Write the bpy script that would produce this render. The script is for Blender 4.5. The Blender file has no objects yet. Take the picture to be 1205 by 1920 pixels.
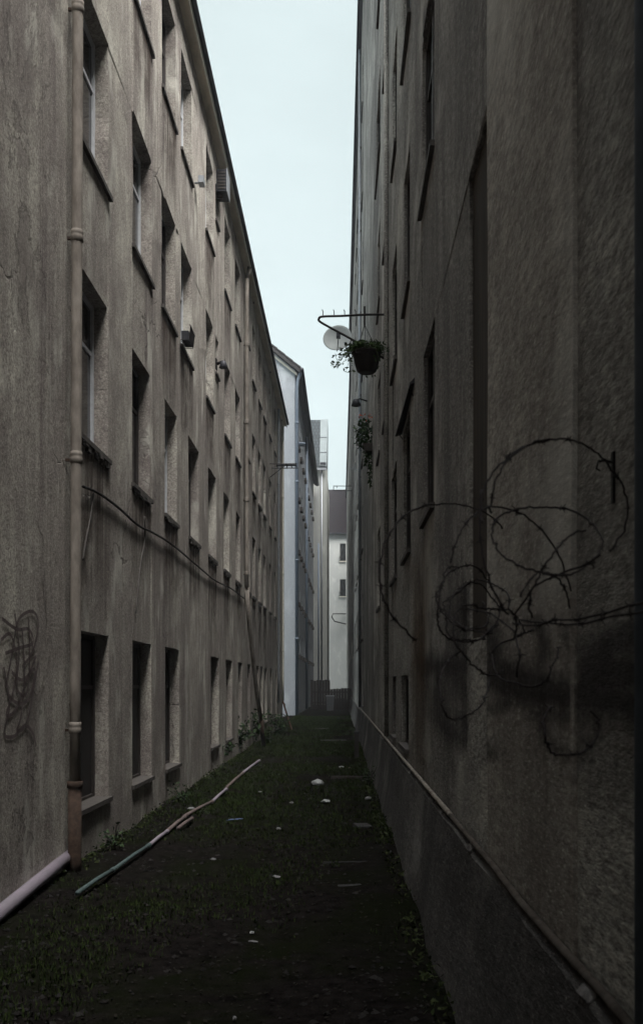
import bpy, bmesh, math, random
from mathutils import Vector, Matrix, noise
R = math.radians
rng = random.Random(7)
sc = bpy.context.scene
C = sc.collection

# ------------------------------------------------------------------ camera, sky, sun, exposure
EYE = 1.7
F = 1800.0                       # focal length in photograph pixels
VX, VY = 642.0, 1282.0           # where the level view direction meets the photograph
cam_d = bpy.data.cameras.new('camera'); cam = bpy.data.objects.new('camera', cam_d); C.objects.link(cam)
cam.location = (0, 0, EYE); cam.rotation_euler = (R(90), 0, 0)
cam_d.sensor_fit = 'VERTICAL'; cam_d.sensor_height = 36.0; cam_d.lens = F / 1920 * 36
cam_d.shift_x = -(VX - 602.5) / 1920; cam_d.shift_y = (VY - 960) / 1920
cam_d.clip_start = 0.05; cam_d.clip_end = 2000
cam_d.dof.use_dof = True; cam_d.dof.focus_distance = 14; cam_d.dof.aperture_fstop = 5.6
sc.camera = cam

SUN_EL, SUN_AZ = 65.0, 133.0     # azimuth measured clockwise from the view direction (+Y)
w = bpy.data.worlds.new('World'); sc.world = w; w.use_nodes = True
nt = w.node_tree; nt.nodes.clear()
sky = nt.nodes.new('ShaderNodeTexSky'); sky.sky_type = 'NISHITA'; sky.sun_disc = False
sky.sun_elevation = R(SUN_EL); sky.sun_rotation = R(SUN_AZ); sky.dust_density = 6; sky.air_density = 1.0
mixn = nt.nodes.new('ShaderNodeMix'); mixn.data_type = 'RGBA'
mixn.inputs[0].default_value = 0.97
nt.links.new(sky.outputs[0], mixn.inputs[6]); mixn.inputs[7].default_value = (.69, .80, .785, 1)   # closed cloud cover
bg = nt.nodes.new('ShaderNodeBackground'); bg.inputs[1].default_value = 0.1
wt = nt.nodes.new('ShaderNodeTexCoord'); wm = nt.nodes.new('ShaderNodeMapping'); wm.inputs['Scale'].default_value = (1.6, 1.6, 4.0)
wn = nt.nodes.new('ShaderNodeTexNoise'); wn.inputs['Scale'].default_value = 1.5; wn.inputs['Detail'].default_value = 5; wn.inputs['Roughness'].default_value = .55
wr = nt.nodes.new('ShaderNodeMapRange'); wr.inputs['From Min'].default_value = .3; wr.inputs['From Max'].default_value = .7; wr.inputs['To Min'].default_value = .90; wr.inputs['To Max'].default_value = 1.05
wx = nt.nodes.new('ShaderNodeVectorMath'); wx.operation = 'SCALE'
nt.links.new(wt.outputs['Generated'], wm.inputs[0]); nt.links.new(wm.outputs[0], wn.inputs['Vector']); nt.links.new(wn.outputs[0], wr.inputs[0])
nt.links.new(mixn.outputs[2], wx.inputs[0]); nt.links.new(wr.outputs[0], wx.inputs['Scale']); nt.links.new(wx.outputs[0], bg.inputs[0])   # faint cloud tone
wo = nt.nodes.new('ShaderNodeOutputWorld'); nt.links.new(bg.outputs[0], wo.inputs[0])

sd = bpy.data.lights.new('sun', 'SUN'); sun = bpy.data.objects.new('sun', sd); C.objects.link(sun)
sd.energy = 1.5; sd.angle = R(46); sd.color = (1.0, 0.975, 0.925)
_dir = Vector((math.sin(R(SUN_AZ)) * math.cos(R(SUN_EL)), math.cos(R(SUN_AZ)) * math.cos(R(SUN_EL)), math.sin(R(SUN_EL))))
sun.rotation_euler = _dir.to_track_quat('Z', 'Y').to_euler(); sun.location = (0, 0, 40)
vs = sc.view_settings
vs.view_transform = 'Standard'; vs.look = 'None'; vs.exposure = 3.42; vs.gamma = 1.0; vs.use_curve_mapping = False
sc.cycles.max_bounces = 8; sc.cycles.diffuse_bounces = 5; sc.cycles.use_denoising = True

# ------------------------------------------------------------------ helpers
def W(px, py, Z):                # point at depth Z seen at photograph pixel (px, py)
    return Vector(((px - VX) / F * Z, Z, EYE - (py - VY) / F * Z))
def G(px, py, up=0.0):           # point on the level ground
    Z = F * EYE / (py - VY)
    return Vector(((px - VX) / F * Z, Z, up))

class MB:
    def __init__(s): s.v = []; s.f = []
    def quad(s, a, b, c, d):
        n = len(s.v); s.v += [tuple(a), tuple(b), tuple(c), tuple(d)]; s.f.append((n, n+1, n+2, n+3)); return s
    def tri(s, a, b, c):
        n = len(s.v); s.v += [tuple(a), tuple(b), tuple(c)]; s.f.append((n, n+1, n+2)); return s
    def hexa(s, p):              # 8 corners: bottom 4 ccw, top 4 ccw
        n = len(s.v); s.v += [tuple(q) for q in p]
        for f in ((3,2,1,0),(4,5,6,7),(0,1,5,4),(1,2,6,5),(2,3,7,6),(3,0,4,7)): s.f.append(tuple(n+i for i in f))
        return s
    def box(s, x0, x1, y0, y1, z0, z1):
        return s.hexa([(x0,y0,z0),(x1,y0,z0),(x1,y1,z0),(x0,y1,z0),(x0,y0,z1),(x1,y0,z1),(x1,y1,z1),(x0,y1,z1)])
    def tube(s, pts, r, n=8, cap=True, closed=False):
        pts = [Vector(p) for p in pts]; m = len(pts); base = len(s.v)
        rad = r if isinstance(r, (list, tuple)) else [r]*m
        ref = None
        for i, p in enumerate(pts):
            if closed: t = pts[(i+1) % m] - pts[i-1]
            else: t = pts[min(i+1, m-1)] - pts[max(i-1, 0)]
            t.normalize()
            if ref is None: ref = Vector((0,0,1)) if abs(t.z) < .9 else Vector((1,0,0))
            a = t.cross(ref)
            if a.length < 1e-5: a = t.cross(Vector((0,1,0)))
            a.normalize(); b = a.cross(t).normalized(); ref = b
            for k in range(n):
                an = 2*math.pi*k/n
                s.v.append(tuple(p + (a*math.cos(an) + b*math.sin(an))*rad[i]))
        for i in range(m if closed else m-1):
            j = (i+1) % m
            for k in range(n):
                s.f.append((base+i*n+k, base+i*n+(k+1)%n, base+j*n+(k+1)%n, base+j*n+k))
        if cap and not closed:
            s.f.append(tuple(base+k for k in range(n))[::-1]); s.f.append(tuple(base+(m-1)*n+k for k in range(n)))
        return s
    def lathe(s, prof, n=20, c=(0,0,0)):
        base = len(s.v)
        for (r, z) in prof:
            for k in range(n):
                a = 2*math.pi*k/n; s.v.append((c[0]+r*math.cos(a), c[1]+r*math.sin(a), c[2]+z))
        for i in range(len(prof)-1):
            for k in range(n):
                s.f.append((base+i*n+k, base+i*n+(k+1)%n, base+(i+1)*n+(k+1)%n, base+(i+1)*n+k))
        return s
    def build(s, name, m, parent=None, smooth=False):
        me = bpy.data.meshes.new(name); me.from_pydata(s.v, [], s.f); me.update()
        return link(name, me, m, parent, smooth)

def link(name, me, m, parent=None, smooth=False):
    if not me.materials: me.materials.append(m)
    if smooth:
        for p in me.polygons: p.use_smooth = True
    o = bpy.data.objects.new(name, me); C.objects.link(o); o.parent = parent
    return o
def tag(o, label, cat, group=None, kind=None):
    if label: o['label'] = label
    if cat: o['category'] = cat
    if group: o['group'] = group
    if kind: o['kind'] = kind
    return o
def empty(name, loc=(0,0,0), rz=0.0):
    o = bpy.data.objects.new(name, None); C.objects.link(o); o.location = loc; o.rotation_euler = (0,0,rz); o.empty_display_size = .2
    return o

# ------------------------------------------------------------------ materials
class N:
    def __init__(s, name):
        s.m = bpy.data.materials.new(name); s.m.use_nodes = True; s.t = s.m.node_tree; s.t.nodes.clear()
        s.o = s.t.nodes.new('ShaderNodeOutputMaterial'); s.b = s.t.nodes.new('ShaderNodeBsdfPrincipled')
        s.t.links.new(s.b.outputs[0], s.o.inputs[0]); s.tc = s.t.nodes.new('ShaderNodeTexCoord')
    def L(s, a, b): s.t.links.new(a, b)
    def mp(s, sc_=(1,1,1), rot=(0,0,0), src='Object'):
        m = s.t.nodes.new('ShaderNodeMapping'); m.inputs['Scale'].default_value = sc_; m.inputs['Rotation'].default_value = rot
        s.L(s.tc.outputs[src], m.inputs[0]); return m.outputs[0]
    def noise(s, v, scale, detail=4, rough=.6, dist=0.0):
        n = s.t.nodes.new('ShaderNodeTexNoise'); n.inputs['Scale'].default_value = scale; n.inputs['Detail'].default_value = detail
        n.inputs['Roughness'].default_value = rough; n.inputs['Distortion'].default_value = dist
        s.L(v, n.inputs['Vector']); return n.outputs[0]
    def ramp(s, x, stops):
        r = s.t.nodes.new('ShaderNodeValToRGB'); e = r.color_ramp.elements
        while len(e) < len(stops): e.new(.5)
        for i, (p, c) in enumerate(stops):
            e[i].position = p; e[i].color = (c, c, c, 1) if not isinstance(c, tuple) else (*c, 1)
        s.L(x, r.inputs[0]); return r.outputs[0]
    def mix(s, fac, a, b, mode='MIX'):
        m = s.t.nodes.new('ShaderNodeMix'); m.data_type = 'RGBA'; m.blend_type = mode
        for i, x in ((0, fac), (6, a), (7, b)):
            if isinstance(x, (int, float)): m.inputs[i].default_value = x
            elif isinstance(x, tuple): m.inputs[i].default_value = (*x, 1)
            else: s.L(x, m.inputs[i])
        return m.outputs[2]
    def math(s, op, a, b=0.0):
        m = s.t.nodes.new('ShaderNodeMath'); m.operation = op
        for i, x in ((0, a), (1, b)):
            if isinstance(x, (int, float)): m.inputs[i].default_value = x
            else: s.L(x, m.inputs[i])
        return m.outputs[0]
    def bump(s, h, strength, dist=.01):
        b = s.t.nodes.new('ShaderNodeBump'); b.inputs['Strength'].default_value = strength; b.inputs['Distance'].default_value = dist
        s.L(h, b.inputs['Height']); s.L(b.outputs[0], s.b.inputs['Normal'])
    def set(s, col=None, rough=.8, metal=0.0, spec=.3):
        if col is not None:
            if isinstance(col, tuple): s.b.inputs['Base Color'].default_value = (*col, 1)
            else: s.L(col, s.b.inputs['Base Color'])
        if isinstance(rough, (int, float)): s.b.inputs['Roughness'].default_value = rough
        else: s.L(rough, s.b.inputs['Roughness'])
        s.b.inputs['Metallic'].default_value = metal; s.b.inputs['Specular IOR Level'].default_value = spec
        return s.m

def plaster(name, base, dirt, streak=.6, blotch=.5, crack=.5, bump=.5, seed=0.0, fore=1.0):
    n = N(name)
    off = n.t.nodes.new('ShaderNodeMapping'); off.inputs['Location'].default_value = (seed, seed*1.7, seed*.6)
    n.L(n.tc.outputs['Object'], off.inputs[0])
    def mp(sc_):
        m = n.t.nodes.new('ShaderNodeMapping'); m.inputs['Scale'].default_value = (sc_[0], sc_[1]*fore, sc_[2]); n.L(off.outputs[0], m.inputs[0]); return m.outputs[0]
    wide = n.noise(mp((1, 1.1, .10)), 1.0, 5, .65, .4)         # broad rain streaks
    thin = n.noise(mp((1, 7.0, .22)), 1.0, 5, .7, .3)          # thin runs
    blob = n.noise(mp((1, .55, .55)), 1.0, 6, .62, .6)
    fine = n.noise(mp((1, 1, 1)), 38.0, 4, .7)
    grit = n.noise(mp((1, 1, 1)), 160.0, 2, .6)
    s1 = n.ramp(wide, [(.41, 1.0), (.56, 0.0)]); s2 = n.ramp(thin, [(.40, 1.0), (.62, 0.0)])
    b1 = n.ramp(blob, [(.40, 1.0), (.60, 0.0)])
    st = n.math('MULTIPLY', n.math('MULTIPLY', s1, n.math('ADD', n.math('MULTIPLY', s2, .65), .35)), streak)
    c = n.mix(st, base, dirt)
    c = n.mix(n.math('MULTIPLY', n.math('MULTIPLY', n.math('MULTIPLY', s2, b1), streak), .55), c, dirt)
    c = n.mix(n.math('MULTIPLY', b1, blotch), c, tuple(d*.8+.2*b for d, b in zip(dirt, base)))
    b2 = n.ramp(n.noise(mp((1, 1, .55)), 2.7, 8, .72, .5), [(.40, 1.0), (.60, 0.0)])
    c = n.mix(n.math('MULTIPLY', b2, blotch*.75), c, tuple(d*.9+.1*b for d, b in zip(dirt, base)))
    b3 = n.ramp(n.noise(mp((1, 1, 1)), 9.0, 6, .75), [(.40, 1.0), (.62, 0.0)])
    c = n.mix(n.math('MULTIPLY', b3, blotch*.5), c, dirt)
    sp = n.noise(mp((1, 1, 1)), 75.0, 3, .75)
    c = n.mix(n.ramp(sp, [(.56, 0.0), (.70, .55)]), c, tuple(min(.95, b*1.35) for b in base))
    c = n.mix(n.ramp(sp, [(.30, .6), (.46, 0.0)]), c, tuple(d*.6 for d in dirt))
    c = n.mix(n.ramp(fine, [(.35, .7), (.58, 0.0)]), c, tuple(d*.7 for d in dirt))
    c = n.mix(n.ramp(n.noise(mp((1, 1.3, .5)), 1.6, 4, .6), [(.55, 0.0), (.70, .4)]), c, tuple(min(.9, b*1.35) for b in base))
    vo = n.t.nodes.new('ShaderNodeTexVoronoi'); vo.feature = 'DISTANCE_TO_EDGE'; vo.inputs['Scale'].default_value = .55
    wv = n.t.nodes.new('ShaderNodeVectorMath'); wv.operation = 'ADD'
    nn = n.t.nodes.new('ShaderNodeTexNoise'); nn.inputs['Scale'].default_value = 2.2; nn.inputs['Detail'].default_value = 6
    n.L(off.outputs[0], nn.inputs['Vector']); n.L(off.outputs[0], wv.inputs[0])
    sc2 = n.t.nodes.new('ShaderNodeVectorMath'); sc2.operation = 'SCALE'; sc2.inputs['Scale'].default_value = .7
    n.L(nn.outputs['Color'], sc2.inputs[0]); n.L(sc2.outputs[0], wv.inputs[1]); n.L(wv.outputs[0], vo.inputs['Vector'])
    ck = n.ramp(vo.outputs[0], [(.001, 1.0), (.006, 0.0)])
    msk = n.ramp(n.noise(mp((1, 1, 1)), .35, 3, .5), [(.56, 0.0), (.66, 1.0)])
    ck = n.math('MULTIPLY', n.math('MULTIPLY', ck, msk), crack)
    pl = n.ramp(n.noise(mp((1, 1, .7)), .85, 10, .72, .6), [(.585, 0.0), (.60, 1.0)])
    c = n.mix(n.math('MULTIPLY', pl, crack*.55), c, tuple(d*.75+.12*b for d, b in zip(dirt, base)))
    c = n.mix(ck, c, tuple(d*.35 for d in dirt))
    h = n.math('ADD', n.math('MULTIPLY', fine, .5), n.math('MULTIPLY', grit, .3))
    h = n.math('ADD', h, n.math('MULTIPLY', n.noise(mp((1, 1, .6)), 5.0, 4, .6), 1.6))
    h = n.math('SUBTRACT', h, n.math('ADD', n.math('MULTIPLY', ck, 1.5), n.math('MULTIPLY', pl, crack*.8)))
    n.bump(h, bump, .012)
    return n.set(c, .92, 0, .15)

def plain(name, col, rough=.6, metal=0.0, spec=.3, var=.3, scale=12.0, stretch=(1,1,1), bump=.15, dark=None):
    n = N(name); v = n.mp(stretch)
    x = n.noise(v, scale, 5, .65)
    c = n.mix(n.ramp(x, [(.35, 1.0), (.68, 0.0)]), col, dark if dark else tuple(k*(1-var) for k in col))
    n.bump(n.noise(v, scale*4, 3, .6), bump, .004)
    return n.set(c, rough, metal, spec)

M = {}
M['left'] = plaster('left_render', (.71, .685, .60), (.18, .15, .148), .85, .62, .8, 1.0, 0)
M['right'] = plaster('right_render', (.66, .64, .585), (.125, .114, .114), 1.0, .62, .6, 1.0, 31, .28)
M['right_pier'] = plaster('pier_render', (.74, .70, .63), (.21, .185, .172), .9, .6, .5, .6, 12, .3)
M['plinth'] = plaster('plinth_render', (.24, .23, .215), (.045, .041, .043), 1.0, .8, .5, 1.0, 5, .28)
M['blue'] = plaster('pale_blue_render', (.47, .51, .54), (.34, .36, .42), .25, .3, .1, .2, 3)
M['cream'] = plaster('pale_cream_render', (.50, .51, .48), (.38, .39, .38), .2, .2, .1, .2, 9)
M['white_wall'] = plaster('far_white_render', (.50, .51, .49), (.36, .37, .38), .3, .3, .1, .2, 15)
M['soffit'] = plain('soffit_boards', (.80, .72, .58), .85, var=.35, scale=3, stretch=(1,.3,1))
M['trim'] = plain('pale_trim', (.75, .73, .64), .7, var=.2)
M['gutter'] = plain('dark_gutter', (.035, .036, .045), .55, .3, var=.3)
M['boarding'] = plain('brown_boarding', (.075, .058, .046), .9, var=.6, scale=3, stretch=(1,6,.3), bump=.6)
M['roof'] = plain('dark_roof', (.055, .052, .055), .8, var=.4, scale=4)
M['pipe_pale'] = plain('pale_painted_pipe', (.30, .27, .24), .8, var=.35, scale=9, stretch=(1,1,.35), dark=(.14,.12,.105))
M['pipe_blue'] = plain('blue_grey_pipe', (.19, .235, .30), .6, var=.25)
M['pipe_grey'] = plain('zinc_pipe', (.32, .34, .37), .45, .4, var=.25)
M['rust'] = plain('rusty_iron', (.07, .045, .034), .9, .0, var=.6, scale=20, bump=.5)
M['conduit'] = plain('corroded_conduit', (.10, .085, .075), .9, var=.7, scale=9, bump=.6, dark=(.035,.026,.022))
M['iron'] = plain('dark_iron', (.028, .025, .026), .6, .5, var=.4, scale=25)
M['wire'] = plain('rusted_wire', (.035, .029, .031), .7, .3, var=.4, scale=60)
M['frame_white'] = plain('white_window_paint', (.62, .64, .68), .5, var=.2)
M['frame_dark'] = plain('dark_window_paint', (.05, .042, .04), .6, var=.3)
M['sill'] = plain('grimy_sill', (.10, .09, .085), .8, var=.4)
M['curtain'] = plain('grey_curtain', (.40, .41, .46), .9, var=.4, scale=3, stretch=(1,14,.2))
M['reveal_grey'] = plain('grey_shutter', (.13, .135, .15), .7, var=.2)
def glass(name, col, rough):
    n = N(name); x = n.noise(n.mp(), 3.0, 4, .6)
    return n.set(n.mix(x, col, tuple(k*.4 for k in col)), rough, 0, .5)
M['glass'] = glass('dark_glass', (.020, .019, .021), .12)
M['hole'] = glass('dark_boarding_and_hole', (.018, .014, .013), .8)
M['zinc'] = plain('zinc_sheet', (.13, .155, .165), .7, .0, var=.2, scale=2)
def tiles(name, c1, c2, mortar, sx, sz):
    n = N(name)
    b = n.t.nodes.new('ShaderNodeTexBrick'); b.inputs['Scale'].default_value = 1.0
    b.inputs['Brick Width'].default_value = sx; b.inputs['Row Height'].default_value = sz; b.inputs['Mortar Size'].default_value = sz*.11
    b.inputs['Color1'].default_value = (*c1, 1); b.inputs['Color2'].default_value = (*c2, 1); b.inputs['Mortar'].default_value = (*mortar, 1)
    n.L(n.mp((1, 1, 1), (R(90), 0, 0)), b.inputs['Vector'])
    n.bump(b.outputs['Fac'], -.6, .03)
    return n.set(n.mix(.35, b.outputs[0], n.mix(n.noise(n.mp(), 1.3, 4), c1, mortar)), .9, 0, .05)
M['tiles_grey'] = tiles('grey_roof_tiles', (.055, .065, .072), (.04, .047, .053), (.012, .013, .015), .26, .30)
M['tiles_dark'] = tiles('brown_roof_tiles', (.018, .014, .016), (.013, .011, .013), (.005, .005, .006), .26, .30)
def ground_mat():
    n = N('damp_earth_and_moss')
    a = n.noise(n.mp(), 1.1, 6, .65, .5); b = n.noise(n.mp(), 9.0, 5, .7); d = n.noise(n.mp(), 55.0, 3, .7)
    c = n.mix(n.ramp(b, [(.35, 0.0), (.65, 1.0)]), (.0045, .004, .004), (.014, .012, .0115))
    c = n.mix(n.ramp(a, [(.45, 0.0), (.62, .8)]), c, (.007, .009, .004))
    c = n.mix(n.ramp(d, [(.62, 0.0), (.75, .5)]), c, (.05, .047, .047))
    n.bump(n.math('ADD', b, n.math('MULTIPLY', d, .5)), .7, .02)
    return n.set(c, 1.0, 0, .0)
M['ground'] = ground_mat()
def leafy(name, c1, c2):
    n = N(name); gi = n.t.nodes.new('ShaderNodeNewGeometry')
    c = n.mix(gi.outputs['Random Per Island'], c1, c2)
    n.set(c, .8, 0, .06); n.b.inputs['Subsurface Weight'].default_value = 0.0
    return n.m
M['grass'] = leafy('short_grass', (.011, .020, .005), (.030, .043, .013))
M['leaf'] = leafy('plant_leaves', (.018, .036, .011), (.045, .07, .025))
M['leaf_dark'] = leafy('ivy_leaves', (.022, .042, .02), (.05, .075, .038))
M['dry'] = leafy('dry_litter', (.008, .007, .006), (.022, .019, .016))
M['basket'] = plain('brown_wicker', (.014, .008, .006), .9, var=.6, scale=40, stretch=(1,1,3), bump=.8)
M['dish'] = plain('dish_paint', (.33, .355, .36), .6, var=.15, scale=4)
M['white_plastic'] = plain('white_plastic', (.36, .375, .385), .5, var=.3, scale=6)
M['lilac'] = plain('lilac_grey_plastic', (.20, .18, .21), .7, var=.6, scale=7, stretch=(1,.4,1), dark=(.26,.22,.27))
M['teal'] = plain('teal_plastic', (.075, .11, .112), .7, var=.5)
M['pink'] = plain('faded_red_plastic', (.15, .115, .11), .8, var=.5)
M['blue_plastic'] = plain('blue_plastic', (.16, .22, .42), .4, var=.2)
M['paper'] = plain('wet_paper', (.24, .24, .25), .9, var=.4, scale=10)
M['concrete'] = plain('rough_concrete', (.035, .034, .037), .9, var=.45, scale=9, bump=.6)
M['wood'] = plain('weathered_wood', (.045, .037, .036), .85, var=.5, scale=5, stretch=(6,1,.4), bump=.5)
M['wood_red'] = plain('reddish_wood', (.13, .06, .04), .85, var=.5, scale=5, stretch=(6,1,.4), bump=.5)
M['spray_black'] = plain('black_spray_paint', (.022, .018, .021), .7, var=.5, scale=9)
M['spray_purple'] = plain('purple_spray_paint', (.17, .135, .135), .75, var=.5, scale=14)
M['red_flower'] = leafy('red_petals', (.35, .05, .03), (.5, .12, .06))
M['moss'] = leafy('moss_tufts', (.02, .03, .012), (.045, .055, .022))
M['rubble'] = plain('mortar_rubble', (.20, .19, .19), .9, var=.5, scale=15, bump=.5)
M['brown_stain'] = plain('rust_run', (.10, .062, .035), .9, var=.5, scale=4, stretch=(1,6,.3))

# ------------------------------------------------------------------ ground
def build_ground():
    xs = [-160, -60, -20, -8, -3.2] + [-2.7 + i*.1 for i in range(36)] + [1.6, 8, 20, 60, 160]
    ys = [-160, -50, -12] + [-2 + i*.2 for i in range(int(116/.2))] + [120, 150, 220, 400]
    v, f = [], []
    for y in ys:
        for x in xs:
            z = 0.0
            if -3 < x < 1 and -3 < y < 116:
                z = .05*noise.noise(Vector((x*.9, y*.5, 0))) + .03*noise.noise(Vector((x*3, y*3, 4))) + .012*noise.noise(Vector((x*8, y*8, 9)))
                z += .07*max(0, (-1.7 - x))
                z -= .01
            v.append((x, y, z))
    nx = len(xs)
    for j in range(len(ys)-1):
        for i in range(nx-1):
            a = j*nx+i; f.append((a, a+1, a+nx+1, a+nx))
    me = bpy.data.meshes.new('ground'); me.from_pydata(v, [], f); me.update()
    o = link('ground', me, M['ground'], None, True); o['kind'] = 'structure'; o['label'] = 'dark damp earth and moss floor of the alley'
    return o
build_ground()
def gz(x, y):
    return (.05*noise.noise(Vector((x*.9, y*.5, 0))) + .03*noise.noise(Vector((x*3, y*3, 4))) + .012*noise.noise(Vector((x*8, y*8, 9)))
            + .07*max(0, (-1.7 - x)) - .01)

# ------------------------------------------------------------------ facade builder (local frame: x = out of the wall * s, y along, z up)
def facade_wall(parent, m, s, y0, y1, ztop, wins, jit=.008, zbase=-.3):
    """wins: (ya, yb, za, zb, depth). One mesh with real openings and reveals."""
    ys = sorted({y0, y1} | {w_[0] for w_ in wins} | {w_[1] for w_ in wins})
    zs = sorted({zbase, ztop} | {w_[2] for w_ in wins} | {w_[3] for w_ in wins})
    # thin out the longest blank spans
    def fill(a, step):
        out = [a[0]]
        for q in a[1:]:
            k = max(1, int((q - out[-1]) / step))
            p0 = out[-1]
            for i in range(1, k+1): out.append(p0 + (q-p0)*i/k)
        return out
    ys, zs = fill(ys, 1.2), fill(zs, 1.2)
    r = random.Random(int(ztop*10))
    P = {}
    for i, y in enumerate(ys):
        for j, z in enumerate(zs):
            edge = i in (0, len(ys)-1) or j in (0, len(zs)-1)
            P[i, j] = (s*r.uniform(-jit, jit)*(0 if edge else .7), y + (0 if edge else r.uniform(-jit, jit)), z + (0 if edge else r.uniform(-jit, jit)))
    idx = {k: n for n, k in enumerate(P)}
    v = list(P.values()); f = []
    def inside(yc, zc):
        for w_ in wins:
            if w_[0] < yc < w_[1] and w_[2] < zc < w_[3]: return True
        return False
    for i in range(len(ys)-1):
        for j in range(len(zs)-1):
            if inside((ys[i]+ys[i+1])/2, (zs[j]+zs[j+1])/2): continue
            q = (idx[i,j], idx[i+1,j], idx[i+1,j+1], idx[i,j+1])
            f.append(q if s > 0 else q[::-1])
    fy = {round(y, 5): i for i, y in enumerate(ys)}; fz = {round(z, 5): j for j, z in enumerate(zs)}
    for (ya, yb, za, zb, d) in wins:
        i0, i1, j0, j1 = fy[round(ya,5)], fy[round(yb,5)], fz[round(za,5)], fz[round(zb,5)]
        ring = [(i, j0) for i in range(i0, i1)] + [(i1, j) for j in range(j0, j1)] + [(i, j1) for i in range(i1, i0, -1)] + [(i0, j) for j in range(j1, j0, -1)]
        n = len(v)
        for k in ring:
            p = P[k]; v.append((-s*d, p[1], p[2]))
        for a in range(len(ring)):
            b = (a+1) % len(ring)
            q = (idx[ring[a]], n+a, n+b, idx[ring[b]])
            f.append(q if s > 0 else q[::-1])
    # body behind the face: sides, top
    T = 8.0
    n = len(v)
    v += [(0,y0,zbase),(0,y0,ztop),(-s*T,y0,ztop),(-s*T,y0,zbase),(0,y1,zbase),(0,y1,ztop),(-s*T,y1,ztop),(-s*T,y1,zbase)]
    f += [(n,n+1,n+2,n+3),(n+4,n+5,n+6,n+7),(n+1,n+5,n+6,n+2),(n+2,n+6,n+7,n+3)]
    me = bpy.data.meshes.new('wall'); me.from_pydata(v, [], f); me.update()
    return link('wall', me, m, parent)

_wc = {}
def window_part(parent, s, ya, yb, za, zb, d, frame='frame_dark', pane='glass', sill=True, curtain=False, mull=True, tilt=0):
    wv, h = round(yb-ya, 2), round(zb-za, 2)
    key = (s, wv, h, frame, mull)
    if key not in _wc:
        b = MB(); t = .05; e = .012
        b.box(-.05, 0, -e, t, -e, h+e); b.box(-.05, 0, wv-t, wv+e, -e, h+e); b.box(-.048, -.002, t, wv-t, -e, t); b.box(-.048, -.002, t, wv-t, h-t, h+e)
        if mull and wv > .7: b.box(-.045, -.006, wv/2-.035, wv/2+.035, t, h-t)
        if mull and h > 1.3: b.box(-.04, -.01, t, wv-t, h*.68-.02, h*.68+.02)
        if s < 0: b.v = [(-x, y, z) for x, y, z in b.v]
        me = bpy.data.meshes.new('window'); me.from_pydata(b.v, [], b.f); me.update()
        p = MB()
        p.box(-.034, -.026, .02, wv-.02, .02, h-.02)
        if s < 0: p.v = [(-x, y, z) for x, y, z in p.v]
        pm = bpy.data.meshes.new('pane'); pm.from_pydata(p.v, [], p.f); pm.update()
        _wc[key] = (me, {})
        _wc[key][1]['p'] = pm
    me, dd = _wc[key]
    o = link('window', me, M[frame], parent); o.location = (-s*(d-.004), ya, za)
    pk = ('pane', pane)
    if pk not in dd:
        pm = dd['p'].copy(); pm.materials.clear(); pm.materials.append(M[pane]); dd[pk] = pm
    link('pane', dd[pk], M[pane], o)
    if sill:
        sk = ('sill', round(d, 2))
        if sk not in dd:
            b = MB(); ov = .035
            b.hexa([(-.01,-.03,-.055),(d+ov,-.03,-.07),(d+ov,wv+.03,-.07),(-.01,wv+.03,-.055),(-.01,-.03,.008),(d+ov,-.03,-.02),(d+ov,wv+.03,-.02),(-.01,wv+.03,.008)])
            # only the nose beyond the wall face is wider than the opening
            b = MB()
            b.hexa([(-.01,.004,-.0),(d,.004,-.0),(d,wv-.004,-.0),(-.01,wv-.004,-.0),(-.01,.004,.02),(d,.004,.012),(d,wv-.004,.012),(-.01,wv-.004,.02)])
            b.box(d-.006, d+ov, -.05, wv+.05, -.035, .012)
            if s < 0: b.v = [(-x, y, z) for x, y, z in b.v]
            sm = bpy.data.meshes.new('sill'); sm.from_pydata(b.v, [], b.f); sm.update(); dd[sk] = sm
        link('sill', dd[sk], M['sill'], o)
    if curtain:
        b = MB(); k = 14
        for i in range(k):
            a0, a1 = .08 + (wv*.42-.08)*i/k, .08 + (wv*.42-.08)*(i+1)/k
            x0, x1 = -.02+.010*(i % 2), -.02+.010*((i+1) % 2)
            b.quad((s*x0, a0, .1), (s*x1, a1, .1), (s*x1, a1, h-.05), (s*x0, a0, h-.05))
        link('curtain', bpy_mesh('curtain', b), M['curtain'], o)
    return o
def bpy_mesh(name, b):
    me = bpy.data.meshes.new(name); me.from_pydata(b.v, [], b.f); me.update(); return me

def ribbon(pts, wd, s, off):      # flat painted stroke on a wall: pts (y, z) in the wall frame
    b = MB(); pts = [Vector((p[0], p[1])) for p in pts]
    L, Rr = [], []
    for i, p in enumerate(pts):
        t = pts[min(i+1, len(pts)-1)] - pts[max(i-1, 0)]; t.normalize(); nn = Vector((-t.y, t.x))
        wq = wd(i/(len(pts)-1)) if callable(wd) else wd
        L.append(p + nn*wq/2); Rr.append(p - nn*wq/2)
    for i in range(len(pts)-1):
        o_ = off(pts[i]) if callable(off) else off; o1 = off(pts[i+1]) if callable(off) else off
        if abs(o_-o1) > .015: continue
        b.quad((s*o_, *L[i]), (s*o1, *L[i+1]), (s*o1, *Rr[i+1]), (s*o_, *Rr[i]))
    return b
def smooth_path(pts, n=6):
    out = []
    P = [Vector(p) for p in pts]
    for i in range(len(P)-1):
        p0, p1, p2, p3 = P[max(i-1,0)], P[i], P[i+1], P[min(i+2, len(P)-1)]
        for k in range(n):
            t = k/n
            out.append(.5*((2*p1) + (p2-p0)*t + (2*p0-5*p1+4*p2-p3)*t*t + (3*p1-p0-3*p2+p3)*t**3))
    out.append(P[-1]); return out

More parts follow.
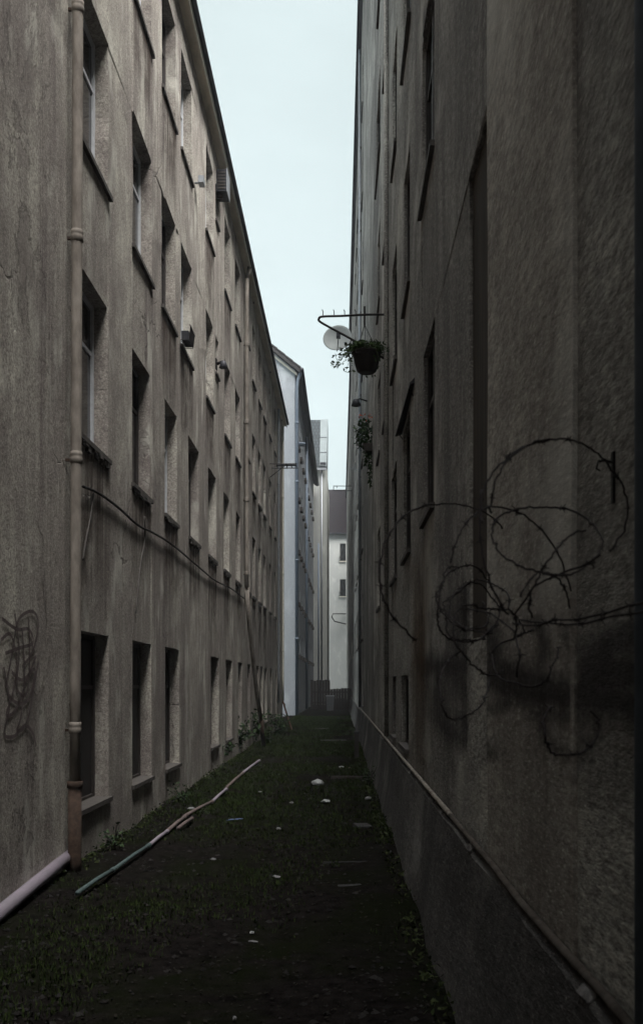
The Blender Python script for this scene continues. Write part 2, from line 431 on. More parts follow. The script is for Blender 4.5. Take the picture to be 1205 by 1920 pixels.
# ------------------------------------------------------------------ left tenement
LX, LV = -2.5, 648.0
LA = math.atan((LV-VX)/F)
def lz(px): return -LX*F/(LV-px)                       # distance along the left wall at photograph column px
def lh(px, py): return EYE + (VY-py)/F*lz(px)          # height on the left wall
left = empty('tenement_building', (LX, 0, 0), -LA)
tag(left, 'long four storey tenement with stained cream render along the left of the alley', 'building')
LEND = 38.0
d = .145
rows = [(9.825, 11.37), (6.84, 8.43), (4.04, 5.65), (.50, 2.21)]
cols12 = [(9.02,10.13), (11.26,12.38), (13.06,14.1), (14.58,15.62), (17.18,18.15), (19.8,20.8), (21.75,22.7), (25.7,26.55), (27.45,28.35), (29.15,30.0), (31.3,32.1), (33.6,34.3), (35.4,36.1)]
cols3 = [(9.02,10.08), (11.24,12.27), (13.24,14.22), (15.3,16.36), (17.45,18.5), (19.65,20.65), (21.8,22.75), (24.4,25.1), (25.7,26.55), (27.45,28.35), (29.15,30.0), (31.3,32.1), (33.6,34.3), (35.4,36.1)]
cols4 = [(9.0,10.12), (11.25,12.36), (13.33,14.42), (17.8,18.9), (20.1,21.1), (22.3,23.15), (24.5,25.2), (26.8,27.6), (28.2,29.0), (29.7,30.5), (31.9,32.7), (34.2,34.9)]
lw = []
for r_, cols in ((0, cols12), (1, cols12), (2, cols3), (3, cols4)):
    for (a, b) in cols: lw.append((a, b, rows[r_][0], rows[r_][1], d, r_))
for r_ in (0, 1):                                       # narrow bathroom windows
    lw.append((18.45, 18.85, rows[r_][1]-.75, rows[r_][1]-.04, .12, 5))
    lw.append((24.45, 24.9, rows[r_][1]-1.0, rows[r_][1]-.04, .12, 5))
EAVE = 11.92
lwall = facade_wall(left, M['left'], 1, -15, LEND, EAVE, [q[:5] for q in lw], .012)
for k, (ya, yb, za, zb, dd_, r_) in enumerate(lw):
    rr = random.Random(k)
    fr = 'frame_white' if (r_ in (0, 1) and rr.random() < .7) or (r_ == 2 and rr.random() < .3) else 'frame_dark'
    if r_ == 2 and ya < 9.5: fr = 'frame_white'
    pane = 'hole' if r_ == 3 else 'glass'
    window_part(left, 1, ya, yb, za, zb, dd_, fr, pane, sill=True, curtain=(r_ in (0, 1, 2) and rr.random() < .3) or (r_ == 2 and ya < 9.5))
# rough brick and mortar aprons under the third row, broken render
for k, (a, b) in enumerate(cols3[:9]):
    m_ = MB(); rr = random.Random(50+k)
    for i in range(10):
        yy = a + (b-a)*i/10
        m_.box(-.02, .02+rr.random()*.025, yy, yy+(b-a)/10*.93, 3.985-rr.random()*.05, 4.035)
    m_.build('broken_apron', M['sill'], left)
def stain_mat():
    n = N('rain_run_stain')
    g_ = n.t.nodes.new('ShaderNodeSeparateXYZ'); n.L(n.tc.outputs['Generated'], g_.inputs[0])
    st = n.noise(n.mp((1, 13, .35)), 1.0, 4, .65, .2); bl = n.noise(n.mp((1, 1.5, 1.5)), 1.5, 4, .6)
    fade = n.ramp(g_.outputs['Z'], [(0.0, 0.0), (.4, .55), (1.0, 1.0)])
    side = n.ramp(g_.outputs['Y'], [(0.0, 0.0), (.16, 1.0), (.84, 1.0), (1.0, 0.0)])
    x = n.math('MULTIPLY', n.math('MULTIPLY', fade, side), n.ramp(n.math('ADD', st, n.math('MULTIPLY', n.math('SUBTRACT', bl, .5), .7)), [(.36, .95), (.64, .05)]))
    n.L(n.math('MULTIPLY', x, .95), n.b.inputs['Alpha'])
    return n.set((.10, .078, .068), .95, 0, .1)
M['stain'] = stain_mat()
for k, (ya, yb, za, zb, dd_, r_) in enumerate(lw):
    rr = random.Random(900+k)
    if r_ > 2 or ya > 31 or rr.random() < .12: continue
    L_ = rr.uniform(.8, 1.5) if r_ < 2 else rr.uniform(1.0, 1.8)
    b = MB().quad((.011, ya-.12, za-.04-L_), (.011, yb+.14, za-.04-L_), (.011, yb+.14, za-.02), (.011, ya-.12, za-.02))
    b.v += [(.012, ya-.12, za-.5)]
    b.build('rain_stain', M['stain'], left)
# eave: soffit, fascia, gutter, roof
ev = MB().box(-.2, .15, -15, LEND+.12, EAVE+.001, EAVE+.05).build('soffit', M['soffit'], left)
MB().box(.15, .172, -15, LEND+.13, EAVE-.045, EAVE+.12).build('fascia', M['trim'], left)
g = MB(); pr = [(.172+.04-.04*math.cos(t), EAVE+.10-.06*math.sin(t)) for t in [math.pi*i/8 for i in range(9)]]
for i in range(8):
    (x0, z0), (x1, z1) = pr[i], pr[i+1]
    g.quad((x0,-15,z0), (x0,LEND+.15,z0), (x1,LEND+.15,z1), (x1,-15,z1))
g.quad((.172,LEND+.15,EAVE+.10), (.252,LEND+.15,EAVE+.10), (.24,LEND+.15,EAVE+.05), (.185,LEND+.15,EAVE+.05))
g.build('gutter', M['gutter'], left)
rf = MB().hexa([(.19,-15,EAVE+.10),(.19,LEND+.14,EAVE+.10),(-6,LEND+.14,EAVE+3.2),(-6,-15,EAVE+3.2),(.19,-15,EAVE+.13),(.19,LEND+.14,EAVE+.13),(-6,LEND+.14,EAVE+3.3),(-6,-15,EAVE+3.3)]).build('roof', M['roof'], left)
for k in range(40):
    yy = 6 + k*.82
    MB().box(.02, .05, yy, yy+.05, EAVE-.04, EAVE+.003).build('soffit_bracket', M['sill'], left) if k % 7 == 3 else None
# first downpipe: close to the camera, dull pink-cream, rusty iron foot
def down_pipe(y_top, y_bot, ztop, zfoot, r_, m_, joints, parent, x=.09, name='downpipe'):
    p = MB().tube([(x, y_bot + (y_top-y_bot)*t, zfoot + (ztop-zfoot)*t) for t in [i/12 for i in range(13)]], r_, 12).build(name, m_, parent, True)
    for zj in joints:
        t = (zj-zfoot)/(ztop-zfoot); yy = y_bot+(y_top-y_bot)*t
        MB().lathe([(r_+.002,-.05),(r_+.008,-.045),(r_+.008,.0),(r_+.004,.012),(r_+.007,.02),(r_+.007,.05),(r_+.002,.055)], 14, (x, yy, zj)).build('collar', m_, p, True)
        MB().box(-.005, x, yy-.012, yy+.012, zj-.03, zj-.005).build('clip', M['rust'], p)
    return p
yp = lz(127)
dp = down_pipe(lz(131), lz(122), EAVE-.02, .78, .049, M['pipe_pale'], [lh(126,860), lh(124,1365), lh(129,448), lh(130, 20), lh(130,-350)], left)
ft = MB().tube([(.09, lz(122), .82), (.09, lz(121.5), .1), (.09, lz(121.5), .02)], .060, 12).build('rusty_foot', M['rust'], left, True)
MB().lathe([(.061,-.03),(.07,-.025),(.07,.03),(.061,.035)], 14, (.09, lz(122), .80)).build('collar', M['rust'], ft, True)
# second downpipe further along; its lower length has come loose and leans out
y2 = lz(456.5)
dp2 = down_pipe(y2, y2, EAVE-.3, 4.0, .05, M['pipe_pale'], [10.0, 8.1, 6.2, 4.4], left, .08)
MB().tube([(.14, y2, EAVE-.02), (.13, y2, EAVE-.14), (.08, y2, EAVE-.3)], .05, 10).build('swan_neck', M['pipe_pale'], left, True)
lo = MB().tube([(.08, y2, 4.05), (.10, y2+.3, 3.3), (.22, y2+1.1, 1.5), (.28, y2+1.6, .75)], .055, 10).build('loose_pipe_length', M['pipe_pale'], left, True)
MB().tube([(.28, y2+1.6, .78), (.33, y2+2.0, .02)], .062, 10).build('rusty_end', M['rust'], lo, True)
# third thin pipe near the far corner
down_pipe(35.0, 35.0, EAVE-.2, 1.0, .04, M['pipe_grey'], [9, 6, 3], left, .06)
down_pipe(37.4, 37.4, EAVE-.2, 1.0, .04, M['trim'], [9, 6, 3], left, .06)
# graffiti scrawl on the blank near wall
strokes = [[(8,1290),(20,1230),(30,1170),(45,1150),(62,1148),(70,1170),(60,1220),(40,1250)],
           [(0,1200),(18,1190),(30,1240),(22,1300),(10,1340),(28,1330),(50,1270),(66,1230)],
           [(2,1160),(30,1180),(52,1180),(60,1205),(35,1215),(8,1225)],
           [(40,1180),(44,1260),(38,1340),(30,1370),(50,1350),(70,1240)],
           [(5,1250),(16,1320),(6,1375),(25,1380),(45,1360),(60,1375),(66,1400)],
           [(20,1260),(40,1275),(64,1255),(52,1310),(30,1318),(12,1300)],
           [(26,1150),(34,1220),(30,1290),(48,1300),(54,1240),(52,1160)]]
gr = MB()
for st in strokes:
    st = smooth_path([(lz(p[0]), lh(p[0], p[1])) for p in st], 6)
    q = ribbon(st, .028, 1, .012); n0 = len(gr.v); gr.v += [(.010+.0012*strokes.index(strokes[0]), y, z) for x, y, z in q.v]; gr.f += [tuple(i+n0 for i in f) for f in q.f]
gr.build('graffiti_scrawl', M['spray_purple'], left)

# cable sagging along the left wall
def on_left(px, py, out=.03):
    return left.matrix_local @ Vector((out, lz(px), lh(px, py)))
left_m = Matrix.Translation((LX,0,0)) @ Matrix.Rotation(-LA, 4, 'Z')
def LW(px, py, out=.03): return left_m @ Vector((out, lz(px), lh(px, py)))
cp = smooth_path([LW(*p) for p in [(150,912),(180,925),(215,950),(255,985),(285,1000),(320,1022),(360,1055),(400,1088),(430,1103),(455,1122)]], 5)
tag(MB().tube(cp, .014, 6).build('cable', M['iron'], None, True), 'thin dark cable sagging along the cream wall between the two downpipes', 'cable')
cp = smooth_path([LW(*p, .02) for p in [(268,968),(269,1010),(262,1050),(256,1100),(252,1150)]], 4)
tag(MB().tube(cp, .009, 6).build('cable', M['sill'], None, True), 'loose cable end hanging down from the sagging cable on the cream wall', 'cable')
cp = smooth_path([LW(*p, .02) for p in [(172,925),(166,970),(158,1010),(152,1050)]], 4)
tag(MB().tube(cp, .009, 6).build('cable', M['sill'], None, True), 'short slack cable dropping beside the near downpipe', 'cable')

# fittings on the left wall
def at_left(name, y, z, out=0.0):
    return empty(name, left_m @ Vector((out, y, z)), -LA)
e = at_left('extractor_unit', 18.55, 11.22)             # boxed unit under the eave
MB().box(0, .20, -.01, .42, 0, .42).build('casing', M['gutter'], e)
MB().box(.20, .212, -.02, .43, -.01, .44).build('front_panel', M['pipe_grey'], e)
for i in range(6): MB().box(.03, .18, -.022, -.01, .04+i*.06, .07+i*.06).build('louvre', M['frame_dark'], e)
MB().box(0, .1, .12, .2, -.08, 0).build('bracket', M['rust'], e)
tag(e, 'dark grey boxed extractor unit fixed just under the eave', 'extractor')
e = at_left('wire_planter', lz(336), lh(345,655))
for i in range(7): MB().tube([(.02,.02+i*.06,.0),(.15,.02+i*.06,.0),(.17,.02+i*.06,.20),(.16,.02+i*.06,.23)], .008, 5).build('hoop', M['iron'], e)
MB().box(.03, .14, .02, .36, .01, .14).build('box', M['gutter'], e)
MB().tube([(.17,-.01,.20),(.17,.42,.20)], .009, 5).build('rail', M['iron'], e)
tag(e, 'small dark wire planter fixed to the sill of a second floor window', 'planter')
e = at_left('flood_light', lz(405), lh(408,700))
MB().tube([(0,0,.1),(.12,-.02,.14),(.18,-.03,.12)], .03, 8).build('arm', M['iron'], e, True)
MB().lathe([(.0,.06),(.04,.05),(.06,.0),(.085,-.08),(.08,-.085),(.0,-.06)], 14, (.15,-.04,.1)).build('lamp_head', M['gutter'], e, True)
MB().box(-.005, .02, -.07, .07, .0, .2).build('wall_plate', M['iron'], e)
tag(e, 'small dark floodlight on a bent arm beside a narrow bathroom window', 'lamp')
e = at_left('security_camera', lz(365), lh(366,352))
MB().tube([(0,0,.05),(.12,0,.05)], .018, 8).build('arm', M['pipe_grey'], e, True)
MB().box(.07, .16, -.09, .09, .02, .13).build('housing', M['pipe_grey'], e)
tag(e, 'little grey box fitting at the end of a top floor sill', 'fitting')
e = at_left('drying_rack', lz(506), lh(506,871))
for i in range(5): MB().tube([(.22+i*.16,-.12,.0),(.22+i*.16,.55,.0)], .016, 6).build('rail', M['iron'], e)
for yy in (-.1, .52): MB().tube([(0,yy,.0),(.9,yy,.0)], .018, 6).build('arm', M['iron'], e)
MB().tube([(.0,-.1,-.45),(.55,-.1,-.02)], .013, 6).build('stay', M['iron'], e)
MB().box(.2, .86, .1, .3, .012, .06).build('folded_cloth', M['reveal_grey'], e)
tag(e, 'folding drying rack sticking out from the far end of the cream wall', 'drying rack')

# ------------------------------------------------------------------ right building
RX, RV = .75, 636.0
RA = math.atan((VX-RV)/F)
def rz_(px): return RX*F/(px-RV)
def rh(px, py): return EYE + (VY-py)/F*rz_(px)
right = empty('blackened_building', (RX, 0, 0), RA)
right_m = Matrix.Translation((RX,0,0)) @ Matrix.Rotation(RA, 4, 'Z')
def RW(px, py, out=.03): return right_m @ Vector((-out, rz_(px), rh(px, py)))
tag(right, 'tall blackened building with streaked grey render close on the right', 'building')
REND = 62.0; RTOP = 23.5
rw = [(4.79, 5.55, 1.95, 4.60, .11, 9)]
lint = [4.62, 7.47, 10.3, 13.12, 15.95, 18.75, 21.6]
for r_, zt in enumerate(lint):
    yy = 7.6
    k = 0
    while yy < REND-1.5:
        wd = .95 + .25*((k*7+r_*3) % 5)/4
        if r_ == 3 and k == 4: wd = 1.9
        rw.append((yy, yy+wd, zt-1.5, zt, .04, r_))
        yy += 2.55 if k != 1 else 2.4
        k += 1
for y0_, y1_ in ((10.4, 11.6), (12.7, 13.5), (14.6, 15.4), (16.8, 17.7), (19.4, 20.3), (22, 22.9), (24.6, 25.5), (27.2, 28.1), (30, 31)):
    rw.append((y0_, y1_, .98, 1.80, .06, 8))
STEPS = [(-15, 3.4, 15.0), (3.4, 14.55, 14.6), (14.55, 17.3, 14.3), (17.3, 20.2, 16.5), (20.2, 22.75, 18.4), (22.75, 25.3, 20.25), (25.3, 27.85, 22.0), (27.85, REND, RTOP)]   # unseen roof steps, heights shaped to let light reach the left wall
rw2 = []
for (a_, b_, h_) in STEPS:
    sec = [q for q in rw if q[0] > a_+.12 and q[1] < b_-.12 and q[3] < h_-.25]
    rw2 += sec
    facade_wall(right, M['right'], -1, a_+.002, b_-.002, h_, [q[:5] for q in sec], .012)
    MB().box(-.10, 7.9, a_+.01, b_-.01, h_+.002, h_+.12).build('coping', M['reveal_grey'], right)
    MB().tube([(-.10, a_+.02, h_+.08), (-.10, b_-.02, h_+.08)], .07, 10).build('gutter', M['gutter'], right, True)
rw = rw2
for k, (ya, yb, za, zb, dd_, r_) in enumerate(rw):
    if r_ == 9:
        b = MB().box(.022, .09, ya-.02, yb+.02, za-.02, zb+.02); b.build('boarded_infill', M['boarding'], right)
        continue
    window_part(right, -1, ya, yb, za, zb, dd_, 'frame_dark', 'hole' if r_ == 8 else 'glass', sill=(r_ == 8 or ya < 45), mull=ya < 34)
# lighter repaired pier between the seam and the niche
b = MB(); rr = random.Random(3)
pz = [-.3 + i*.6 for i in range(40)]
for i in range(39):
    o0, o1 = -.016+.002*math.sin(i*1.3), -.016+.002*math.sin((i+1)*1.3)
    n0, n1 = 3.03+.012*math.sin(i*2.1), 3.03+.012*math.sin((i+1)*2.1)
    f0, f1 = 4.77+.010*math.sin(i*1.7), 4.77+.010*math.sin((i+1)*1.7)
    z0, z1 = pz[i], pz[i+1]
    b.quad((o0,n0,z0),(o0,f0,z0),(o1,f1,z1),(o1,n1,z1))
    b.quad((.0,f0,z0),(o0,f0,z0),(o1,f1,z1),(.0,f1,z1)); b.quad((.0,n0,z0),(.0,n1,z1),(o1,n1,z1),(o0,n0,z0))
b.build('repaired_pier', M['right_pier'], right)
# plinth with broken coping
LEDGE = .82
rr = random.Random(11); b = MB(); ring = []; yy = -4.0
while yy < REND-1:
    pj = .05 + .010*noise.noise(Vector((yy*1.3, 3, 0))); zt = LEDGE + .018*noise.noise(Vector((yy*1.1, 0, 5))) + .008*noise.noise(Vector((yy*6, 0, 5)))
    ring.append([(-pj-.15-.03*noise.noise(Vector((yy*.9, 8, 2))), yy, -.3), (-pj-.12-.03*noise.noise(Vector((yy*.9, 8, 2))), yy, .0), (-pj-.05-.02*noise.noise(Vector((yy*.7, 1, 2))), yy, .4), (-pj-.004, yy, zt-.02), (-pj+.012, yy, zt), (.02, yy, zt+.012)])
    yy += .14 if yy < 25 else .6
for A, B in zip(ring, ring[1:]):
    for q in range(5): b.quad(A[q], B[q], B[q+1], A[q+1])
b.build('plinth', M['plinth'], right)
for k in range(34):
    yy = 2.0 + k*.62 + rr.random()*.3
    if rr.random() < .3: continue
    ln = .05+.13*rr.random(); pj = .045+.015*rr.random()
    MB().hexa([(-pj,yy,LEDGE-.01),(-.004,yy,LEDGE-.01),(-.004,yy+ln,LEDGE-.01),(-pj-.01,yy+ln*.8,LEDGE-.01),
               (-pj+.012,yy+.03,LEDGE+.015+.012*rr.random()),(-.006,yy+.01,LEDGE+.028),(-.006,yy+ln*.9,LEDGE+.022),(-pj+.008,yy+ln*.75,LEDGE+.014)]).build('coping_chunk', M['rubble'] if rr.random() < .55 else M['plinth'], right)
# pipes on the right wall
def run_mat():
    n = N('brown_rust_run'); g_ = n.t.nodes.new('ShaderNodeSeparateXYZ'); n.L(n.tc.outputs['Generated'], g_.inputs[0])
    st = n.noise(n.mp((1, 5, .3)), 1.0, 5, .7, .3)
    x = n.math('MULTIPLY', n.ramp(g_.outputs['Z'], [(0.0, .3), (.5, 1.0), (1.0, 0.0)]), n.ramp(g_.outputs['Y'], [(0.0, 0.0), (.35, 1.0), (.65, 1.0), (1.0, 0.0)]))
    n.L(n.math('MULTIPLY', x, n.ramp(st, [(.3, .95), (.7, .2)])), n.b.inputs['Alpha'])
    return n.set((.13, .075, .035), .95, 0, .1)
M['rust_run'] = run_mat()
b = MB().quad((-.013, rz_(812), .84), (-.013, rz_(768), .84), (-.013, rz_(768), 3.4), (-.013, rz_(812), 3.4)); b.v.append((-.014, rz_(790), 1.0)); b.build('rust_stain', M['rust_run'], right)
p = MB().tube([(-.06, 2.1, -.05), (-.06, 2.1, 9)], .045, 12).build('downpipe', M['pipe_blue'], right, True)
p = MB().tube([(-.04, 14.55, .9), (-.04, 14.55, 15.5)], .035, 10).build('downpipe', M['right'], right, True)
p = MB().tube([(-.05, 33, .9), (-.05, 33, RTOP)], .05, 10).build('downpipe', M['pipe_grey'], right, True)
# black graffiti: fat sprayed shapes, soft edged, on the wall and the pier
BS = [([(800,1246),(850,1246),(905,1235),(940,1250),(985,1270),(1040,1290)], 24),
      ([(910,1180),(922,1215),(915,1250)], 26), ([(880,1100),(870,1150),(890,1200),(900,1240)], 22),
      ([(930,1270),(980,1290),(1050,1300),(1130,1310),(1230,1335)], 34),
      ([(1240,1170),(1190,1190),(1140,1210),(1110,1250),(1100,1300)], 34), ([(1230,1260),(1170,1260),(1120,1270)], 36),
      ([(860,1200),(858,1250),(872,1300),(900,1330),(935,1325),(960,1300)], 12),
      ([(1012,1350),(1025,1390),(1072,1418),(1105,1395),(1118,1352)], 9), ([(1000,1335),(1060,1345),(1120,1340),(1180,1352),(1240,1375)], 13),
      ([(1000,1165),(1018,1205),(1012,1245),(985,1270)], 11), ([(1060,1190),(1085,1230),(1068,1275)], 12),
      ([(870,1345),(885,1390),(920,1410)], 16), ([(830,1240),(815,1300),(830,1360),(870,1390)], 14)]
BS = [([tuple(q) for q in smooth_path(p, 5)], wd) for p, wd in BS]
def paint_at(y, z, off=0.0):
    px = RV + (RX-off)*F/y; py = VY - (z-EYE)*F/y
    best = -60.0
    for pts, wd in BS:
        for a, c in zip(pts, pts[1:]):
            dx, dy = c[0]-a[0], c[1]-a[1]; t = max(0, min(1, ((px-a[0])*dx+(py-a[1])*dy)/(dx*dx+dy*dy+1e-9)))
            best = max(best, wd - math.hypot(px-a[0]-dx*t, py-a[1]-dy*t))
    return max(0, min(1, .5 + best/44))
def paint_sheet(y0, y1, z0, z1, off, ny, nz, name):
    v, f, col = [], [], []
    for i in range(ny+1):
        y = y0*(y1/y0)**(i/ny)
        for j in range(nz+1):
            z = z0+(z1-z0)*j/nz; v.append((-off, y, z)); col.append(paint_at(y, z, off))
    for i in range(ny):
        for j in range(nz):
            q = (i*(nz+1)+j, (i+1)*(nz+1)+j, (i+1)*(nz+1)+j+1, i*(nz+1)+j+1)
            f.append(q)
    me = bpy.data.meshes.new(name); me.from_pydata(v, [], f); me.update()
    at = me.attributes.new('paint', 'FLOAT', 'POINT')
    for k, c_ in enumerate(col): at.data[k].value = c_
    return link(name, me, M['spray'], right)
def spray_mat():
    n = N('worn_black_spray')
    at = n.t.nodes.new('ShaderNodeAttribute'); at.attribute_name = 'paint'
    wn = n.noise(n.mp((1, 9, .8)), 1.0, 5, .7); fn = n.noise(n.mp(), 30.0, 4, .7)
    x = n.math('ADD', at.outputs['Fac'], n.math('ADD', n.math('MULTIPLY', n.math('SUBTRACT', wn, .5), .9), n.math('MULTIPLY', n.math('SUBTRACT', fn, .5), .5)))
    al = n.math('MULTIPLY', n.ramp(x, [(.25, 0.0), (1.05, 1.0)]), .74)
    n.L(al, n.b.inputs['Alpha'])
    return n.set(n.mix(fn, (.020, .016, .019), (.05, .042, .043)), .85, 0, .15)
M['spray'] = spray_mat()
paint_sheet(2.1, 3.02, 1.2, 2.3, .012, 40, 50, 'graffiti')
paint_sheet(3.04, 4.76, 1.2, 2.3, .021, 60, 50, 'graffiti')
paint_sheet(5.57, 9.2, 1.1, 2.3, .012, 50, 50, 'graffiti')

# thin pale pipe lying along the plinth
pp = smooth_path([RW(*p, .055) + Vector((0,0,.03)) for p in [(669,1322),(690,1345),(722,1385),(760,1428),(800,1478),(838,1522)]], 4)
pp = [right_m @ Vector((-.035, y, LEDGE+.035)) for y in (6.2, 8.0, 9.5, 11.5, 14, 18, 24, 32)]
pq = [right_m @ Vector((-.035-.006*math.sin(y*2), y, LEDGE+.028+.006*math.sin(y*3.1))) for y in (1.2, 2, 2.6, 3.2, 3.8, 4.5, 5.2, 6.0, 6.25)]
tag(MB().tube(pq, .015, 8).build('conduit_pipe', M['conduit'], None, True), 'rusty near length of the thin pipe on the plinth ledge', 'pipe')
tag(MB().tube(pp, .018, 8).build('conduit_pipe', M['pipe_pale'], None, True), 'long pale conduit lying along the plinth ledge of the blackened wall', 'pipe')

# clothes line bracket with basket
Zb = rz_(728)
e = empty('clothesline_bracket', right_m @ Vector((0, Zb, rh(728,590))), RA)
ln = 1.05
bar = smooth_path([(.0,0,.0),(-.35,0,.0),(-.7,0,-.02),(-1.0,0,-.03),(-1.06,0,-.06),(-1.03,0,-.12),(-.7,0,-.30),(-.35,0,-.50),(-.02,0,-.70)], 4)
MB().tube(bar, .018, 8).build('bar', M['iron'], e, True)
for xx in (-1.0, -.83, -.67, -.5): MB().tube([(xx,0,-.02),(xx,.0,.05),(xx-.012,0,.075)], .007, 5).build('hook', M['iron'], e)
MB().box(-.012, .01, -.05, .05, -.1, .06).build('wall_plate', M['rust'], e); MB().box(-.012, .01, -.05, .05, -.78, -.62).build('wall_plate', M['rust'], e)
tag(e, 'dark iron clothesline bracket jutting from the blackened wall above the basket', 'bracket')
def leaf_cloud(b, c, rad, n, size, rr, droop=0.0, squash=(1,1,1)):
    for i in range(n):
        while True:
            p = Vector((rr.uniform(-1,1), rr.uniform(-1,1), rr.uniform(-1,1)))
            if p.length < 1: break
        p = Vector((p.x*squash[0], p.y*squash[1], p.z*squash[2]))*rad + Vector(c)
        a = Vector((rr.gauss(0,1), rr.gauss(0,1), rr.gauss(0,.6)-droop)).normalized(); u = a.cross(Vector((rr.gauss(0,1), rr.gauss(0,1), rr.gauss(0,1)))).normalized()
        L_ = size*rr.uniform(.6, 1.5)
        b.quad(p-u*L_*.22, p+a*L_*.5-u*L_*.25, p+a*L_, p+a*L_*.5+u*L_*.25)
    return b
hb = empty('hanging_basket', W(687, 699, Zb))
MB().lathe([(.0,.0),(.12,.0),(.15,.03),(.185,.14),(.205,.27),(.225,.29),(.225,.31),(.2,.315),(.19,.28),(.0,.27)], 22).build('basket', M['basket'], hb, True)
for k in range(9):
    MB().lathe([(.135+.0085*k,.03*k+.012),(.147+.0085*k,.03*k+.022),(.137+.0085*k,.03*k+.032)], 22).build('wicker_ring', M['basket'], hb, True)
top = W(683, 592, Zb) - W(687, 699, Zb)
for k in range(3):
    a = 2*math.pi*k/3+.4; MB().tube([(.21*math.cos(a), .21*math.sin(a), .31), tuple(top + Vector((0,0,-.14)))], .005, 5).build('chain', M['iron'], hb)
MB().tube([tuple(top+Vector((0,0,.14))), tuple(top+Vector((0,0,-.02))), tuple(top+Vector((.0,0,-.15)))], .016, 6).build('hanger', M['iron'], hb)
rr = random.Random(21); b = MB()
leaf_cloud(b, (0,0,.36), .22, 330, .07, rr, 0, (1,1,.55)); leaf_cloud(b, (-.2,-.02,.36), .14, 120, .06, rr, .4, (1.2,1,.6)); leaf_cloud(b, (.2,.0,.34), .1, 70, .06, rr, .3)
for k in range(26):
    a = rr.uniform(0, 6.28); q = Vector((.12*math.cos(a), .12*math.sin(a), .3)); o2 = Vector((math.cos(a), math.sin(a), 0))
    pts = [q, q+o2*.1+Vector((0,0,.1*rr.random()+.05)), q+o2*(.2+.12*rr.random())+Vector((0,0,-.05*rr.random())), q+o2*(.27+.15*rr.random())+Vector((0,0,-.22*rr.random()))]
    b.tube(pts, [.004,.004,.003,.002], 3)
    for t in pts[1:]: leaf_cloud(b, t, .05, 4, .055, rr, .4)
b.build('foliage', M['leaf'], hb)
tag(hb, 'brown wicker hanging basket with trailing green plant below the iron bracket', 'hanging basket')

# satellite dish on a long arm
Zd = 24.0
dc = W(632, 633, Zd)
e = empty('satellite_dish', dc); fwd = Vector((-.16, -1, .28)).normalized()
q_ = fwd.to_track_quat('Z', 'Y')
dm = MB().lathe([(0,-.075),(.1,-.07),(.2,-.052),(.3,-.02),(.355,.0),(.362,-.004),(.355,-.012),(.3,-.034),(.2,-.066),(.1,-.084),(0,-.09)], 32).build('reflector', M['dish'], e, True); dm.rotation_euler = q_.to_euler()
lnb = Vector((.03, -.42, -.10))
MB().tube([Vector((0,-.02,-.35)), Vector((.02,-.28,-.26)), lnb], .012, 6).build('feed_arm', M['pipe_grey'], e, True)
MB().box(lnb.x-.05, lnb.x+.05, lnb.y-.06, lnb.y+.06, lnb.z-.06, lnb.z+.07).build('receiver', M['gutter'], e)
wall_in = (right_m @ Vector((0, Zd+.15, 0))).x - dc.x
MB().tube([Vector((0,.08,-.05)), Vector((.1,.15,-.12)), Vector((wall_in,.15,-.14))], .022, 8).build('mast', M['pipe_grey'], e, True)
tag(e, 'round grey satellite dish on an arm beyond the hanging basket', 'satellite dish')

# planted pot hung on the wall further along
yq = rz_(698)
e = empty('wall_planter', right_m @ Vector((-.0, yq, rh(698, 848))), RA)
MB().hexa([(-.16,-.15,0),(-.01,-.15,0),(-.01,.35,0),(-.16,.35,0),(-.22,-.2,.16),(-.01,-.2,.16),(-.01,.4,.16),(-.22,.4,.16)]).build('trough', M['sill'], e)
rr = random.Random(5); b = MB()
leaf_cloud(b, (-.20,.05,.42), .27, 420, .085, rr, 0, (.8,1.2,1.3)); leaf_cloud(b, (-.10,.0,-.1), .16, 160, .07, rr, 1.2, (.6,1,1.8)); leaf_cloud(b, (-.05,.0,-.5), .10, 90, .07, rr, 1.5, (.4,1,3))
b.build('foliage', M['leaf_dark'], e)
b = MB(); leaf_cloud(b, (-.15,.0,.78), .2, 16, .06, rr, 0, (1,1.2,.5)); b.build('flowers', M['red_flower'], e)
tag(e, 'dark trailing plant with small red flowers in a trough on the right wall', 'planter')
# dark canopy over a first floor window
e = empty('window_canopy', right_m @ Vector((0, 9.55, 4.70)), RA)
MB().hexa([(0,0,0),(-.05,.02,-.02),(-.08,2.0,-.03),(0,2.02,0),(0,0,.05),(-.05,.02,.0),(-.08,2.0,-.01),(0,2.02,.05)]).build('hood', M['gutter'], e)
for yy in (.15, 1.85): MB().tube([(0,yy,-.10),(-.05,yy,-.025)], .006, 6).build('stay', M['iron'], e)
tag(e, 'narrow dark canopy over a first floor window of the blackened wall', 'canopy')
# small lamps / vents and racks on the far right wall
for (px, py, lab) in ((688, 752, 'small dark lamp fixed to the right wall just above the red flowered planter'),):
    e = empty('wall_lamp', right_m @ Vector((0, rz_(px), rh(px, py))), RA)
    MB().tube([(0,0,0),(-.2,0,.06),(-.3,0,.02)], .02, 6).build('arm', M['iron'], e, True)
    MB().lathe([(0,.08),(.08,.06),(.13,-.1),(.12,-.11),(0,-.05)], 12, (-.3,0,-.02)).build('shade', M['gutter'], e, True)
    tag(e, lab, 'lamp')
e = empty('balcony_rack', right_m @ Vector((0, 58, EYE+(VY-920)/F*58)), RA)
for zz in (0, .28): MB().tube([(0,0,zz),(-1.1,0,zz)], .022, 6).build('rail', M['iron'], e)
MB().tube([(-1.1,0,.28),(-1.1,0,0)], .022, 6).build('end_post', M['iron'], e)
MB().tube([(-.9,.5,.28),(-.9,0,.28)], .02, 6).build('cross_bar', M['iron'], e)
tag(e, 'far iron rack jutting from the right wall against the sky', 'drying rack')
e = empty('aerial', right_m @ Vector((0, 40, EYE+(VY-880)/F*40)), RA)
